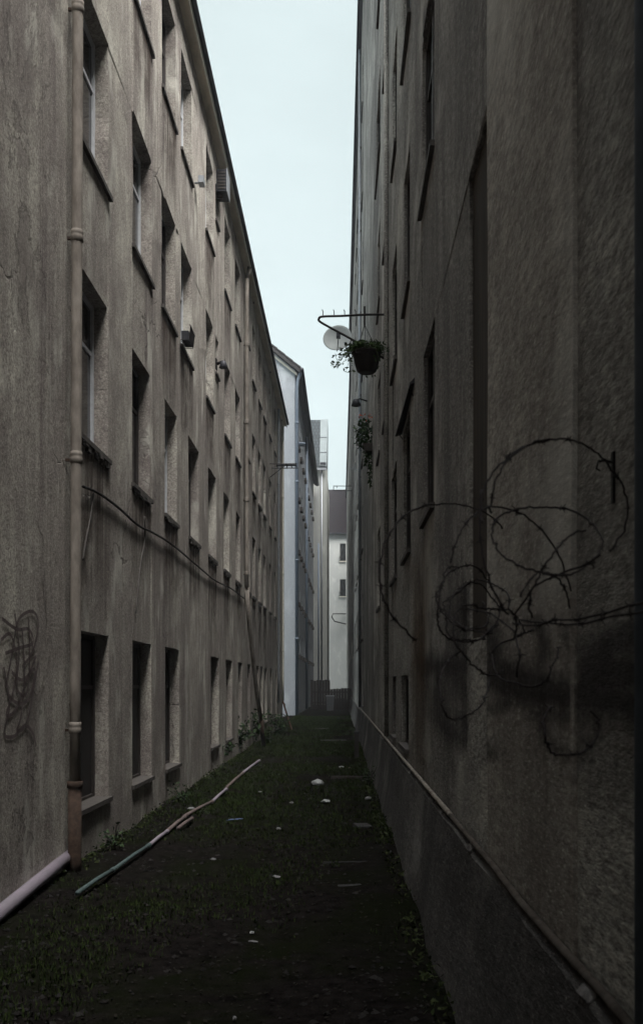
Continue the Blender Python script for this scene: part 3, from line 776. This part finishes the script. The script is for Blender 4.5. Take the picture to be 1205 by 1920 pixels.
MB().tube([(0,0,0),(-.5,0,.05)], .012, 5).build('boom', M['pipe_grey'], e)
for i in range(5): MB().tube([(-.1-i*.09,0,-.12),(-.1-i*.09,0,.2)], .006, 4).build('element', M['pipe_grey'], e)
tag(e, 'thin grey aerial fixed high on the far right wall', 'aerial')

# unseen block added behind the camera to shade the near alley
xb_ = empty('shade_block', (-.9, -4.5, 0))
MB().box(-1.55, 1.55, -6, 0, -.3, 22.0).build('wall', M['right'], xb_); MB().box(-1.6, 1.6, -6.1, .08, 22.0, 22.2).build('coping', M['reveal_grey'], xb_)
MB().box(-.5, .5, 0, .05, 0, 2.1).build('door', M['wood'], xb_)
tag(xb_, 'plain grey block added unseen behind the camera to shade the alley', 'building')

# ------------------------------------------------------------------ second building on the right, far end
r2 = empty('rear_building', right_m @ Vector((.06, REND, 0)), RA)
w2 = []
for zt in (3.6, 6.4, 9.2, 12.0, 14.8, 17.6, 20.4):
    for k in range(12): w2.append((2+k*3.6, 3.1+k*3.6, zt, zt+1.5, .12))
facade_wall(r2, M['right'], -1, 0, 46, 22.6, w2, .01)
for q in w2: window_part(r2, -1, *q, 'frame_dark', 'glass', sill=False, mull=False)
MB().box(-.14, .2, 0, 46, 22.6, 22.8).build('gutter', M['gutter'], r2)
tag(r2, 'far grey building continuing the right side beyond the blackened one', 'building')

# ------------------------------------------------------------------ pale blue gabled building behind the left tenement
BY0, BY1 = 49.0, 77.0
bx = (553-VX)/F*BY0
bl = empty('gabled_building', (bx, BY0, 0), -LA)
BE = EYE+(VY-694)/F*BY0
w3 = []
for zt in (3.2, 6.0, 8.8, 11.6, 14.4):
    for k in range(9): w3.append((2.2+k*2.75, 3.2+k*2.75, zt, zt+1.25, .04))
facade_wall(bl, M['blue'], 1, 0, BY1-BY0, BE, w3, .006)
for k, q in enumerate(w3):
    o = window_part(bl, 1, *q, 'frame_dark', 'glass', sill=False, mull=False)
    b = MB().box(.04, .19, .08, .92, -.16, .06).box(.0, .04, .3, .4, -.1, .0); b.build('window_box', M['sill'], o)
MB().quad((-.0,-.01,BE-.002),(-.0,.3,BE-.002),(-5,.3,BE+4),(-5,-.01,BE+4)).tri((0,-.01,BE-.01),(-5,-.01,BE+4),(-10,-.01,BE-.01)).build('gable', M['blue'], bl)
ang = .8
b = MB().hexa([(.28,-.22,BE-.2),(.28,BY1-BY0,BE-.2),(-5.3,BY1-BY0,BE+4.26),(-5.3,-.22,BE+4.26),(.28,-.22,BE),(.28,BY1-BY0,BE),(-5.3,BY1-BY0,BE+4.46),(-5.3,-.22,BE+4.46)])
b.build('roof', M['roof'], bl)
for k in range(14):
    t0 = k/14; x0, z0 = .30-5.5*t0, BE+.02+4.4*t0
    MB().hexa([(x0,-.24,z0),(x0,.1,z0),(x0-.40,.1,z0+.32),(x0-.40,-.24,z0+.32),(x0+.01,-.24,z0+.09),(x0+.01,.1,z0+.09),(x0-.36,.1,z0+.36),(x0-.36,-.24,z0+.36)]).build('verge_tile', M['roof'], bl)
MB().hexa([(.10,-.10,BE-.30),(.10,-.02,BE-.30),(-5.3,-.02,BE+4.02),(-5.3,-.10,BE+4.02),(.10,-.10,BE-.18),(.10,-.02,BE-.18),(-5.3,-.02,BE+4.14),(-5.3,-.10,BE+4.14)]).build('verge_board', M['trim'], bl)
MB().tube([(.36,-.3,BE-.06),(.36,BY1-BY0,BE-.06)], .10, 10).build('gutter', M['gutter'], bl, True)
down = MB().tube([(.30,-.05,BE-.1),(.14,-.05,BE-.55),(.10,-.05,BE-.9),(.10,-.05,.1)], .085, 10).build('downpipe', M['pipe_blue'], bl, True)
for zj in (4, 8, 12, 15): MB().lathe([(.087,-.05),(.105,-.04),(.105,.04),(.087,.05)], 12, (.10,-.05,zj)).build('collar', M['pipe_blue'], down, True)
MB().tube([(.08,12.5,.1),(.08,12.5,BE-.2)], .09, 8).build('downpipe', M['pipe_blue'], bl, True)
MB().lathe([(0,.02),(.22,.01),(.24,-.05),(.2,-.12),(0,-.14)], 16, (.25, 1.6, EYE+(VY-826)/F*50)).build('round_vent', M['pipe_blue'], bl, True)
tag(bl, 'pale blue gabled building with corner downpipe behind the cream tenement', 'building')

# ------------------------------------------------------------------ cream tower block end
CY = 77.5
def cx(px): return (px-VX)/F*CY
def cz(py): return EYE+(VY-py)/F*CY
cb = empty('cream_building', (cx(613), CY, 0))
X0 = cx(613)
wall_t = cz(880)
MB().box(-9, 0, 0, 12, -.3, wall_t).build('wall', M['cream'], cb)
MB().box(cx(590)-X0, cx(599)-X0, -.02, .3, 0, wall_t-.5).build('pilaster', M['white_wall'], cb)
def cP(px, py, dep): return ((px-VX)/F*(CY+dep)-X0, dep, EYE+(VY-py)/F*(CY+dep))
zt = cP(600, 788, 2.6)[2]
MB().hexa([(-9,-.25,wall_t-.1),(cx(599)-X0,-.25,wall_t-.1),(cx(599)-X0,6,wall_t-.1),(-9,6,wall_t-.1),(-9,2.5,zt),(cx(599)-X0,2.5,zt),(cx(599)-X0,6,zt),(-9,6,zt)]).build('tiled_roof', M['tiles_grey'], cb)
zp = MB().hexa([(cx(599)-X0+.005,-.12,wall_t+.2),(cx(612)-X0,-.12,wall_t+.2),(cx(612)-X0,6,wall_t),(cx(599)-X0+.005,6,wall_t),(cx(599)-X0+.005,2.4,zt+.02),(cx(612)-X0+.05,2.4,zt+.02),(cx(612)-X0+.05,6,zt+.02),(cx(599)-X0+.005,6,zt+.02)]).build('zinc_flank', M['zinc'], cb)
for fz_ in (.3, .62): 
    zz = wall_t+.2+(zt-wall_t-.2)*fz_; yy = -.12+2.52*fz_
    MB().box(cx(599)-X0+.01, cx(612)-X0, yy-.06, yy, zz-.03, zz+.02).build('zinc_seam', M['pipe_grey'], cb)
MB().box(cx(583)-X0, cx(612)-X0, -.34, -.2, wall_t-.12, wall_t+.06).build('gutter', M['pipe_grey'], cb)
MB().box(cx(600)-X0, cx(611)-X0, -.30, -.1, wall_t+.35, wall_t+.5).build('snow_guard', M['gutter'], cb)
MB().tube([(cx(603)-X0,-.1,wall_t-.1),(cx(603)-X0,-.1,.1)], .07, 8).build('downpipe', M['pipe_grey'], cb, True)
MB().tube([(cx(597)-X0,-.1,wall_t-6),(cx(597)-X0,-.1,.1)], .06, 8).build('downpipe', M['pipe_blue'], cb, True)
tag(cb, 'cream building end with grey tiled roof and zinc flank standing into the alley', 'building')

# ------------------------------------------------------------------ house closing the alley
HY = 112.0
def hx(px): return (px-VX)/F*HY
def hz(py): return EYE+(VY-py)/F*HY
hb2 = empty('end_house', (hx(630), HY, 0)); H0 = hx(630)
ht = hz(1000)
wins = [(hx(637), hx(648), hz(1052), hz(1019)), (hx(637), hx(648), hz(1118), hz(1086))]
mb = MB()
zc = sorted({-.3, ht} | {q[2] for q in wins} | {q[3] for q in wins})
xa, xb = wins[0][0]-H0, wins[0][1]-H0
for i in range(len(zc)-1):
    z0, z1 = zc[i], zc[i+1]
    op = any(q[2] <= z0+.001 and z1 <= q[3]+.001 for q in wins)
    segs = [(-9, xa), (xb, 9)] if op else [(-9, 9)]
    for (s0, s1) in segs: mb.quad((s0,0,z0),(s1,0,z0),(s1,0,z1),(s0,0,z1))
    if op:
        mb.quad((xa,0,z0),(xa,.2,z0),(xa,.2,z1),(xa,0,z1)); mb.quad((xb,0,z0),(xb,.2,z0),(xb,.2,z1),(xb,0,z1))
        mb.quad((xa,0,z1),(xb,0,z1),(xb,.2,z1),(xa,.2,z1)); mb.quad((xa,0,z0),(xb,0,z0),(xb,.2,z0),(xa,.2,z0))
mb.quad((-9,0,ht),(9,0,ht),(9,8,ht),(-9,8,ht)).build('wall', M['white_wall'], hb2)
for q in wins[:2] + wins[2:]:
    wdt = q[1]-q[0]; hgt = q[3]-q[2]
    f = MB().box(0,.06,-.06,0,0,hgt).box(wdt-.06,wdt,-.06,0,0,hgt).box(.06,wdt-.06,-.058,-.002,0,.06).box(.06,wdt-.06,-.058,-.002,hgt-.06,hgt).build('window', M['frame_dark'], hb2)
    f.location = (q[0]-H0, .18, q[2])
    MB().box(.03,wdt-.03,-.03,-.02,.03,hgt-.03).build('pane', M['glass'], f)
    MB().box(-.1,wdt,-.28,-.18,.45,.5).box(-.1,wdt,-.28,-.18,.05,.1).build('guard_rail', M['iron'], f)
    MB().box(-.06,wdt+.06,-.28,-.02,-.09,-.005).build('sill', M['trim'], f)
zr = EYE+(VY-918)/F*(HY+3)
MB().hexa([(-9,-.3,ht-.1),(9,-.3,ht-.1),(9,7,ht-.1),(-9,7,ht-.1),(-9,3,zr),(9,3,zr),(9,3.5,zr),(-9,3.5,zr)]).build('tiled_roof', M['tiles_dark'], hb2)
MB().box(-9, 9, -.42, -.3, ht-.12, ht+.05).build('gutter', M['gutter'], hb2)
e2 = MB().tube([(hx(648)-H0,-.1,hz(1151)),(hx(624)-H0,-1.0,hz(1152)),(hx(622)-H0,-1.0,hz(1158)),(hx(627)-H0,-1.0,hz(1166)),(hx(648)-H0,-.1,hz(1170))], .07, 6).build('bracket', M['iron'], hb2, True)
tag(hb2, 'pale house with dark tiled roof closing the far end of the alley', 'building')

# ------------------------------------------------------------------ dark board fence across the alley, half way
FY = 63.0
fe = empty('board_fence', (-2.1, FY, 0))
rr = random.Random(2); xx = 0.0; k = 0
while xx < 2.65:
    h = 1.93 if xx < 1.15 else 1.38
    h += rr.uniform(-.04, .04); wd = rr.uniform(.16, .2)
    MB().box(xx, xx+wd-.012, rr.uniform(-.012,.0), .022, -.05, h).build('board', M['wood'], fe)
    xx += wd; k += 1
MB().box(0, 2.6, .023, .09, .4, .5).build('rail', M['wood'], fe); MB().box(0, 2.6, .023, .09, 1.1, 1.2).build('rail', M['wood'], fe)
tag(fe, 'dark board fence closing the alley far back', 'fence')

# ------------------------------------------------------------------ razor wire loops on the right
rzw = empty('barbed_wire_coil', W(1000, 1250, 2.2))
O_ = rzw.location
def loop(cx_, cy_, rx_, ry_, rot, Z0, dz, ph, a0, a1, wob=.02, seed=0):
    rr = random.Random(seed); out = []
    n = max(10, int(abs(a1-a0)/8))
    for i in range(n+1):
        a = R(a0 + (a1-a0)*i/n); wq = 1 + wob*math.sin(3*a+seed) + wob*.6*math.sin(5*a+2*seed)
        x, y = rx_*math.cos(a)*wq, ry_*math.sin(a)*wq
        xr, yr = x*math.cos(R(rot)) - y*math.sin(R(rot)), x*math.sin(R(rot)) + y*math.cos(R(rot))
        p = W(cx_+xr, cy_+yr, Z0 + dz*math.cos(a+ph))
        lim = (right_m @ Vector((-.045, p.y, 0))).x
        p.x = min(p.x, lim)
        out.append(p)
    return out
KINK = random.Random(40)
def kinked(pts, amt):
    out = []
    for a, b in zip(pts, pts[1:]): out += [a, a.lerp(b, .5) + Vector((KINK.gauss(0, amt), KINK.gauss(0, amt), KINK.gauss(0, amt)))]
    return out + [pts[-1]]
LOOPS = [loop(1045, 952, 128, 128, 0, 2.15, .14, 0, 175, 400, .02, 1),
         loop(1050, 955, 150, 130, 0, 2.2, .10, 1, 170, 262, .01, 2),
         loop(838, 1078, 128, 138, 0, 2.75, .2, .5, 118, 322, .02, 3),
         loop(1025, 1012, 104, 63, 8, 2.25, .12, 2, -175, 185, .03, 4),
         loop(960, 1120, 112, 172, -18, 2.5, .15, 0, 215, 368, .02, 5),
         loop(1000, 1010, 98, 200, -12, 2.35, .12, 1, 140, 215, .03, 6),
         loop(875, 1135, 58, 72, 0, 2.9, .15, .2, 0, 360, .06, 7),
         loop(885, 1150, 48, 55, 20, 3.0, .15, 1.2, 0, 330, .08, 8),
         loop(1010, 1200, 55, 130, 8, 2.3, .1, 0, 215, 330, .02, 9),
         loop(865, 1125, 40, 62, -25, 2.95, .2, .7, 20, 300, .10, 11),
         loop(900, 1140, 62, 48, 10, 2.85, .2, 2.2, 60, 350, .10, 12),
         loop(1068, 1365, 52, 52, 0, 2.15, .1, .4, -40, 230, .05, 14),
         loop(868, 1285, 46, 62, 12, 2.75, .15, 1.0, -30, 250, .06, 15),
         loop(985, 1235, 62, 50, -20, 2.4, .12, 2.0, 0, 300, .08, 16),
         loop(915, 1195, 70, 60, 30, 2.7, .15, .8, 40, 320, .09, 17),
         loop(1075, 1100, 70, 110, 25, 2.2, .1, .3, 130, 250, .04, 13),
         [W(960,1168,2.35), W(1010,1172,2.2), W(1080,1162,2.05), W(1140,1148,1.95), W(1205,1130,1.85), W(1300,1105,1.7)],
         [W(965,1160,2.4), W(1030,1168,2.2), W(1100,1168,2.05), W(1190,1150,1.85), W(1300,1130,1.7)],
         [W(870,1140,2.9), W(920,1150,2.7), W(965,1185,2.5), W(975,1230,2.4), W(968,1270,2.4)],
         [W(1125,1040,2.1), W(1090,1062,2.15), W(1045,1078,2.2), W(1000,1100,2.3), W(965,1150,2.35), W(962,1200,2.4)]]
barb_me = None
bb = MB()
for k in range(4):
    a = k*math.pi/2+.4; dv = Vector((math.cos(a), .5*(-1)**k, math.sin(a))).normalized()
    bb.tube([dv*-.002, dv*.016], [.0022, .0006], 4)
bb.tube([(0,-.008,0),(0,.008,0)], .0042, 6)
barb_me = bpy_mesh('barb', bb); barb_me.materials.append(M['wire'])
rr = random.Random(77)
for i, lp in enumerate(LOOPS):
    pts = kinked([p - O_ for p in lp], .0022)
    MB().tube(pts, .0026, 6).build('wire_strand', M['wire'], rzw, True)
    acc = rr.uniform(0, .05)
    for a, b in zip(pts, pts[1:]):
        L_ = (b-a).length
        while acc < L_:
            p = a.lerp(b, acc/L_)
            o = link('barb', barb_me, M['wire'], rzw); o.location = p
            o.rotation_euler = (b-a).to_track_quat('Y', 'Z').to_euler(); o.rotation_euler.rotate_axis('Y', rr.uniform(0, 3)); sca = rr.uniform(.6, 1.05); o.scale = (sca,)*3
            acc += rr.uniform(.075, .125)
        acc -= L_
tag(rzw, 'rusty barbed wire loops tangled in front of the right wall', 'barbed wire')
e = empty('wire_bracket', right_m @ Vector((0, 2.62, EYE+(VY-930)/F*2.62)), RA)
MB().box(-.008, .0, -.008, .010, -.02, .12).build('wall_plate', M['iron'], e)
MB().tube([(0,0,.09),(-.03,-.01,.095),(-.05,-.02,.09)], .004, 6).build('arm', M['iron'], e, True)
MB().tube([(-.05,-.02,.09),(-.055,-.02,.07),(-.045,-.02,.065)], .003, 6).build('hook', M['iron'], e, True)
tag(e, 'rusty iron bracket that holds the barbed wire on the right wall', 'bracket')

# ------------------------------------------------------------------ pipes and rubbish on the ground
def lay(pts, r_, m_, name, parent=None, n=10):
    return MB().tube(pts, r_, n).build(name, m_, parent, True)
e = empty('fallen_drainpipe', G(70, 1675))
o = e.location
a, b_ = G(132, 1630), G(-60, 1772); a.z = gz(a.x, a.y)+.10; b_.z = gz(b_.x, b_.y)+.06
a.x += .03; b_.x += .06
lay([a-o, b_-o], .052, M['lilac'], 'pipe', e, 14)
dr = (a-b_).normalized()
lay([a-o-dr*.16, a-o-dr*.02], .062, M['lilac'], 'socket', e, 14)
lay([a-o-dr*.01, a-o+dr*.004], .05, M['hole'], 'dark_end_plug', e, 14)  # near-black plug, colour stands in for the shade inside the pipe
tag(e, 'thick lilac grey drainpipe lying against the foot of the cream wall', 'pipe')
segs = [((145,1690),(214,1644),'teal',.019), ((214,1644),(280,1600),'teal',.019), ((280,1600),(314,1566),'lilac',.020), ((314,1566),(346,1542),'pink',.023),
        ((334,1562),(360,1545),'pink',.021), ((346,1540),(398,1508),'pink',.022), ((398,1507),(424,1482),'lilac',.022), ((424,1481),(455,1454),'pink',.024), ((455,1453),(486,1428),'lilac',.024)]
labs = ['teal plastic pipe nearest the camera, lying on the ground by the cream wall', 'teal pipe length joining on behind the nearest teal pipe', 'pale lilac pipe length between the teal and the red ones',
        'faded red pipe length just past the pale lilac one', 'short red pipe stub lying beside the faded red pipe', 'faded red pipe length with a pale end beyond the short stub', 'short pale pipe piece among weeds beyond the red pipes',
        'red striped pipe piece further back along the cream wall', 'farthest pale pipe piece of the line on the ground']
for (p0, p1, mm, r_), lab in zip(segs, labs):
    A, B = G(*p0), G(*p1)
    A.z = gz(A.x, A.y)+r_+.02; B.z = gz(B.x, B.y)+r_+.02
    e = empty('plastic_pipe', (A+B)/2); o = e.location
    Lq = (B-A)
    lay([A-o, A.lerp(B,.5)+Vector((0,0,.008))-o, B-o], r_, M[mm], 'pipe', e)
    lay([A.lerp(B,.94)-o, B-o+Lq*.01], r_*1.25, M[mm], 'coupling', e)
    tag(e, lab, 'pipe', 'line of plastic pipes on the ground')
# crumpled litter
def crumple(name, px, py, sx, sy, sz, m_, lab, cat, seed):
    p = G(px, py); rr = random.Random(seed)
    bm = bmesh.new(); bmesh.ops.create_icosphere(bm, subdivisions=2, radius=1)
    for v in bm.verts:
        k = 1 + .45*noise.noise(v.co*1.7 + Vector((seed,0,0))) + .2*noise.noise(v.co*4+Vector((0,seed,0)))
        v.co = Vector((v.co.x*sx*k, v.co.y*sy*k, max(v.co.z, -.5)*sz*k))
    me = bpy.data.meshes.new(name); bm.to_mesh(me); bm.free()
    o = link(name, me, m_); o.location = (p.x, p.y, gz(p.x, p.y)+sz*.4+.01); o.rotation_euler.z = rr.uniform(0, 6)
    return tag(o, lab, cat)
crumple('plastic_bag', 595, 1474, .10, .08, .06, M['white_plastic'], 'crumpled white plastic bag on the moss in mid alley, brightest scrap', 'rubbish', 1)
crumple('plastic_bag', 610, 1505, .07, .07, .03, M['white_plastic'], 'small torn white scrap just in front of the crumpled bag', 'rubbish', 2)
crumple('paper_scrap', 546, 1507, .08, .03, .012, M['paper'], 'flat pale scrap left of the small torn white one', 'rubbish', 3)
crumple('paper_scrap', 488, 1483, .06, .03, .012, M['paper'], 'tiny pale scrap near the end of the pipe line', 'rubbish', 4)
crumple('plastic_strip', 441, 1538, .11, .012, .010, M['blue_plastic'], 'thin blue plastic strip on the ground beside the red pipes', 'rubbish', 5)
crumple('paper_scrap', 522, 1552, .06, .03, .012, M['paper'], 'pale scrap right of the blue plastic strip', 'rubbish', 6)
crumple('paper_scrap', 518, 1642, .055, .03, .010, M['paper'], 'greyish flattened scrap in the near dark ground', 'rubbish', 7)
crumple('paper_scrap', 472, 1748, .022, .014, .008, M['white_plastic'], 'small white fleck in the dark foreground', 'rubbish', 8)
crumple('paper_scrap', 475, 1762, .035, .012, .006, M['paper'], 'thin pale sliver beside the foreground white fleck', 'rubbish', 9)
crumple('paper_scrap', 640, 1438, .05, .03, .02, M['white_plastic'], 'little white scrap on the far moss beside an orange one', 'rubbish', 10)
crumple('paper_scrap', 655, 1440, .05, .03, .02, M['pink'], 'little orange red scrap on the far moss', 'rubbish', 11)
crumple('paper_scrap', 400, 1612, .03, .02, .01, M['paper'], 'tiny pale fleck in front of the red pipe stub', 'rubbish', 12)
crumple('paper_scrap', 440, 1912, .02, .01, .01, M['paper'], 'pale fleck at the very bottom edge of the picture', 'rubbish', 13)
crumple('paper_scrap', 690, 1500, .05, .04, .03, M['paper'], 'grey scrap lying close to the right plinth', 'rubbish', 14)
crumple('paper_scrap', 358, 1522, .06, .03, .02, M['paper'], 'pale scrap tucked against the red pipe with the pale end', 'rubbish', 15)
def slab(name, px, py, sx, sy, sz, rz, m_, lab, cat, seed):
    p = G(px, py); rr = random.Random(seed); b = MB()
    b.hexa([(-sx+rr.uniform(-.03,.03),-sy,-.05),(sx,-sy+rr.uniform(-.03,.03),-.05),(sx+rr.uniform(-.03,.03),sy,-.05),(-sx,sy,-.05),
            (-sx+.02,-sy+.02,sz),(sx-.02,-sy+.03,sz*.9),(sx-.03,sy-.02,sz),(-sx+.02,sy-.02,sz*1.1)])
    o = b.build(name, m_); o.location = (p.x, p.y, gz(p.x, p.y)); o.rotation_euler.z = rz
    return tag(o, lab, cat)
slab('concrete_slab', 680, 1550, .11, .16, .03, .2, M['concrete'], 'pale broken concrete slab lying near the right plinth', 'slab', 1)
slab('concrete_slab', 625, 1388, .42, .22, .03, .12, M['concrete'], 'wide concrete slab lying across the alley behind the white bag', 'slab', 2)
slab('concrete_slab', 600, 1366, .3, .4, .03, -.2, M['concrete'], 'farther concrete slab lying across the alley', 'slab', 3)
slab('concrete_slab', 640, 1655, .2, .06, .008, .2, M['concrete'], 'thin dark slab edge showing in the near ground', 'slab', 4)
slab('concrete_slab', 660, 1610, .3, .03, .008, .1, M['concrete'], 'narrow kerb strip crossing the near ground', 'slab', 6)
slab('timber_plank', 665, 1457, .45, .035, .04, -.02, M['wood'], 'thin plank lying crosswise behind the white bag', 'plank', 5)
# leaning boards and debris along the walls, far
def leaning(name, base, topv, wd, th, m_, lab, cat):
    e = empty(name, base); d_ = topv-base; up = d_.normalized(); side = Vector((0,1,0)); nn = up.cross(side).normalized()
    b = MB(); z0 = Vector((0,0,0))
    b.hexa([z0-side*wd/2, z0+side*wd/2, z0+side*wd/2+nn*th, z0-side*wd/2+nn*th, d_-side*wd/2, d_+side*wd/2, d_+side*wd/2+nn*th, d_-side*wd/2+nn*th])
    b.build('board', m_, e); b = MB()
    q = d_*.85; b.hexa([q-side*wd/2-nn*.02, q+side*wd/2-nn*.02, q+side*wd/2-nn*.002, q-side*wd/2-nn*.002, q+up*.1-side*wd/2-nn*.02, q+up*.1+side*wd/2-nn*.02, q+up*.1+side*wd/2-nn*.002, q+up*.1-side*wd/2-nn*.002]); b.build('batten', m_, e)
    return tag(e, lab, cat)
p = G(548,1368); leaning('leaning_board', Vector((p.x, p.y, gz(p.x,p.y)-.02)), Vector((p.x-.34, p.y, 1.05)), .5, .03, M['wood_red'], 'reddish board leaning on the far corner of the cream tenement', 'board')
p = G(506,1380); leaning('leaning_board', Vector((p.x-.15, p.y, gz(p.x,p.y)-.02)), Vector((p.x-.32, p.y+.1, 1.55)), 1.0, .04, M['wood'], 'dark upright board leaning on the wall behind the loose downpipe', 'board')
e = empty('post', G(668, 1420)); h = .55
MB().box(-.05,.05,-.05,.05,-.05,h).build('shaft', M['wood'], e); MB().box(-.058,.058,-.058,.058,h,h+.05).build('cap', M['concrete'], e)
tag(e, 'short dark post with a paler top beside the right plinth', 'post')
e = empty('bin', Vector((hx(619)*.55+0, 61.0, 0)))
MB().hexa([(-.2,-.2,0),(.2,-.2,0),(.2,.2,0),(-.2,.2,0),(-.25,-.25,.9),(.25,-.25,.9),(.25,.25,.9),(-.25,.25,.9)]).build('body', M['reveal_grey'], e); MB().box(-.27,.27,-.27,.27,.9,.96).build('lid', M['pipe_grey'], e)
tag(e, 'small grey bin in front of the far board fence', 'bin')

# ------------------------------------------------------------------ weeds, grass, leaf litter
def weed(px, py, h, n, lab, m_='leaf_dark', seed=0, spread=.5, size=.07):
    p = G(px, py); rr = random.Random(seed); e = empty('weed_plant', (p.x, p.y, gz(p.x, p.y)-.01))
    s_, l_ = MB(), MB()
    for k in range(max(4, n//14)):
        a = rr.uniform(0, 6.28); tx = Vector((math.cos(a)*spread*rr.random(), math.sin(a)*spread*rr.random(), h*rr.uniform(.6, 1)))
        pts = [Vector((0,0,0)), tx*.5+Vector((0,0,h*.1)), tx]
        s_.tube(pts, [.008,.006,.003], 4)
        for i in range(14):
            t = rr.uniform(.1, 1); leaf_cloud(l_, pts[0].lerp(tx, t), .07, 1, size, rr)
    s_.build('stems', M['wood'], e); l_.build('leaves', M[m_], e)
    return tag(e, lab, 'plant', 'weeds along the walls')
weed(408, 1436, .6, 320, 'dark leafy weed at the wall foot left of the pipes, nearest of the weeds', seed=1, size=.09)
weed(438, 1418, .9, 480, 'dark bushy weed under the ground floor windows before the loose downpipe', seed=2, spread=.6, size=.11)
weed(466, 1400, 1.0, 560, 'taller weed clump just left of the loose downpipe foot', seed=3, spread=.7, size=.11)
weed(500, 1394, .5, 240, 'green weed growing right at the rusty end of the loose downpipe', 'leaf', seed=4)
weed(524, 1380, .8, 320, 'weed clump between the two leaning boards', seed=5, size=.11)
weed(345, 1510, .3, 90, 'low weed pushing up beside the faded red pipe', seed=6, spread=.3, size=.05)
weed(215, 1600, .28, 80, 'low weed at the foot of the cream wall near the teal pipe', seed=8, spread=.3, size=.05)
weed(690, 1470, .35, 90, 'small weed rooted against the right plinth', seed=9, spread=.25, size=.05)

def scatter(name, m_, n, kind, lab, seed):
    rr = random.Random(seed); b = MB(); k = 0
    while k < n:
        y = 4.2 + 46*rr.random()**1.8; x = rr.uniform(-2.45, .68)
        if x > .70 - y*.0034: continue
        den = .25 + 1.1*noise.noise(Vector((x*.8, y*.35, 7))) + (.40 if y > 10 else -.1) - (.25 if x > -.3 else 0)
        if kind == 'grass' and rr.random() > den: continue
        z = gz(x, y); k += 1
        if kind == 'grass':
            for j in range(3):
                a = rr.uniform(0, 6.28); h = rr.uniform(.012, .045)*(1 if y < 12 else 1.3); wd = .003*(1 + y*.10)
                l = Vector((math.cos(a), math.sin(a), 0)); t = Vector((-l.y, l.x, 0)); q = Vector((x, y, z-.004))+l*.02*j
                b.tri(q-t*wd, q+t*wd, q+l*h*rr.uniform(.2, .8)+Vector((0,0,h)))
        else:
            a = rr.uniform(0, 6.28); l = Vector((math.cos(a), math.sin(a), rr.uniform(-.1,.3)))*rr.uniform(.007, .02); t = Vector((-l.y, l.x, rr.uniform(-.01,.01)))*.5
            q = Vector((x, y, z+.012)); b.quad(q-l, q-t, q+l, q+t)
    o = b.build(name, m_); o['kind'] = 'stuff'; o['label'] = lab; return o
scatter('grass', M['grass'], 26000, 'grass', 'short sparse grass and moss growing over the alley floor', 1)
scatter('leaf_litter', M['dry'], 6000, 'leaf', 'dead leaves and small debris scattered over the alley floor', 2)

def gravel():
    rr = random.Random(3); b = MB(); k = 0
    while k < 3600:
        y = 4.2 + 34*rr.random()**1.9; x = rr.uniform(-2.45, .66)
        if rr.random() > .35 + .9*noise.noise(Vector((x*1.3, y*.7, 21))): continue
        k += 1; z = gz(x, y); r_ = rr.choice([.006, .008, .010, .014, .02])*rr.uniform(.7, 1.3); n0 = len(b.v)
        for (dx, dy, dz) in ((1,0,0),(0,1,0),(-1,0,0),(0,-1,0),(0,0,.7),(0,0,-.5)):
            b.v.append((x+dx*r_*rr.uniform(.7,1.5), y+dy*r_*rr.uniform(.7,1.5), z+dz*r_+.002))
        for (p, q) in ((0,1),(1,2),(2,3),(3,0)): b.f += [(n0+p, n0+q, n0+4), (n0+q, n0+p, n0+5)]
    o = b.build('gravel', M['grit']); o['kind'] = 'stuff'; o['label'] = 'small stones and rubble crumbs over the alley floor'
def moss_fringe():
    rr = random.Random(12); b = MB(); y = 4.6
    while y < 34:
        X_ = (right_m @ Vector((-.21, y, 0))).x
        for k in range(rr.choice([0, 0, 6, 14, 22])): leaf_cloud(b, (X_+rr.uniform(-.10, .03), y+rr.uniform(-.15, .15), gz(X_, y)+rr.uniform(.0, .06)), .03, 1, .035, rr)
        xl = (left_m @ Vector((.06, y, 0))).x
        if y > 8:
            for k in range(rr.choice([0, 5, 10, 18])): leaf_cloud(b, (xl+rr.uniform(-.02, .14), y+rr.uniform(-.15, .15), gz(xl, y)+rr.uniform(.0, .08)), .03, 1, .04, rr)
        y += .16
    o = b.build('moss_fringe', M['moss']); o['kind'] = 'stuff'; o['label'] = 'dark moss and seedlings along the foot of both walls'
moss_fringe()
M['grit'] = leafy('stone_crumbs', (.006, .0055, .0055), (.032, .03, .03))
gravel()

# ------------------------------------------------------------------ damp evening air
hz_b = MB().box(-170, 170, -165, 410, -1.3, 40).build('haze', None)
hn = bpy.data.materials.new('damp_air'); hn.use_nodes = True; t_ = hn.node_tree; t_.nodes.clear()
ho = t_.nodes.new('ShaderNodeOutputMaterial'); hv = t_.nodes.new('ShaderNodeVolumePrincipled'); hv.inputs['Density'].default_value = .0011; hv.inputs['Color'].default_value = (.86, .92, 1.0, 1)
t_.links.new(hv.outputs[0], ho.inputs['Volume']); hz_b.data.materials.clear(); hz_b.data.materials.append(hn); hz_b['kind'] = 'stuff'; hz_b['label'] = 'thin damp air filling the alley'
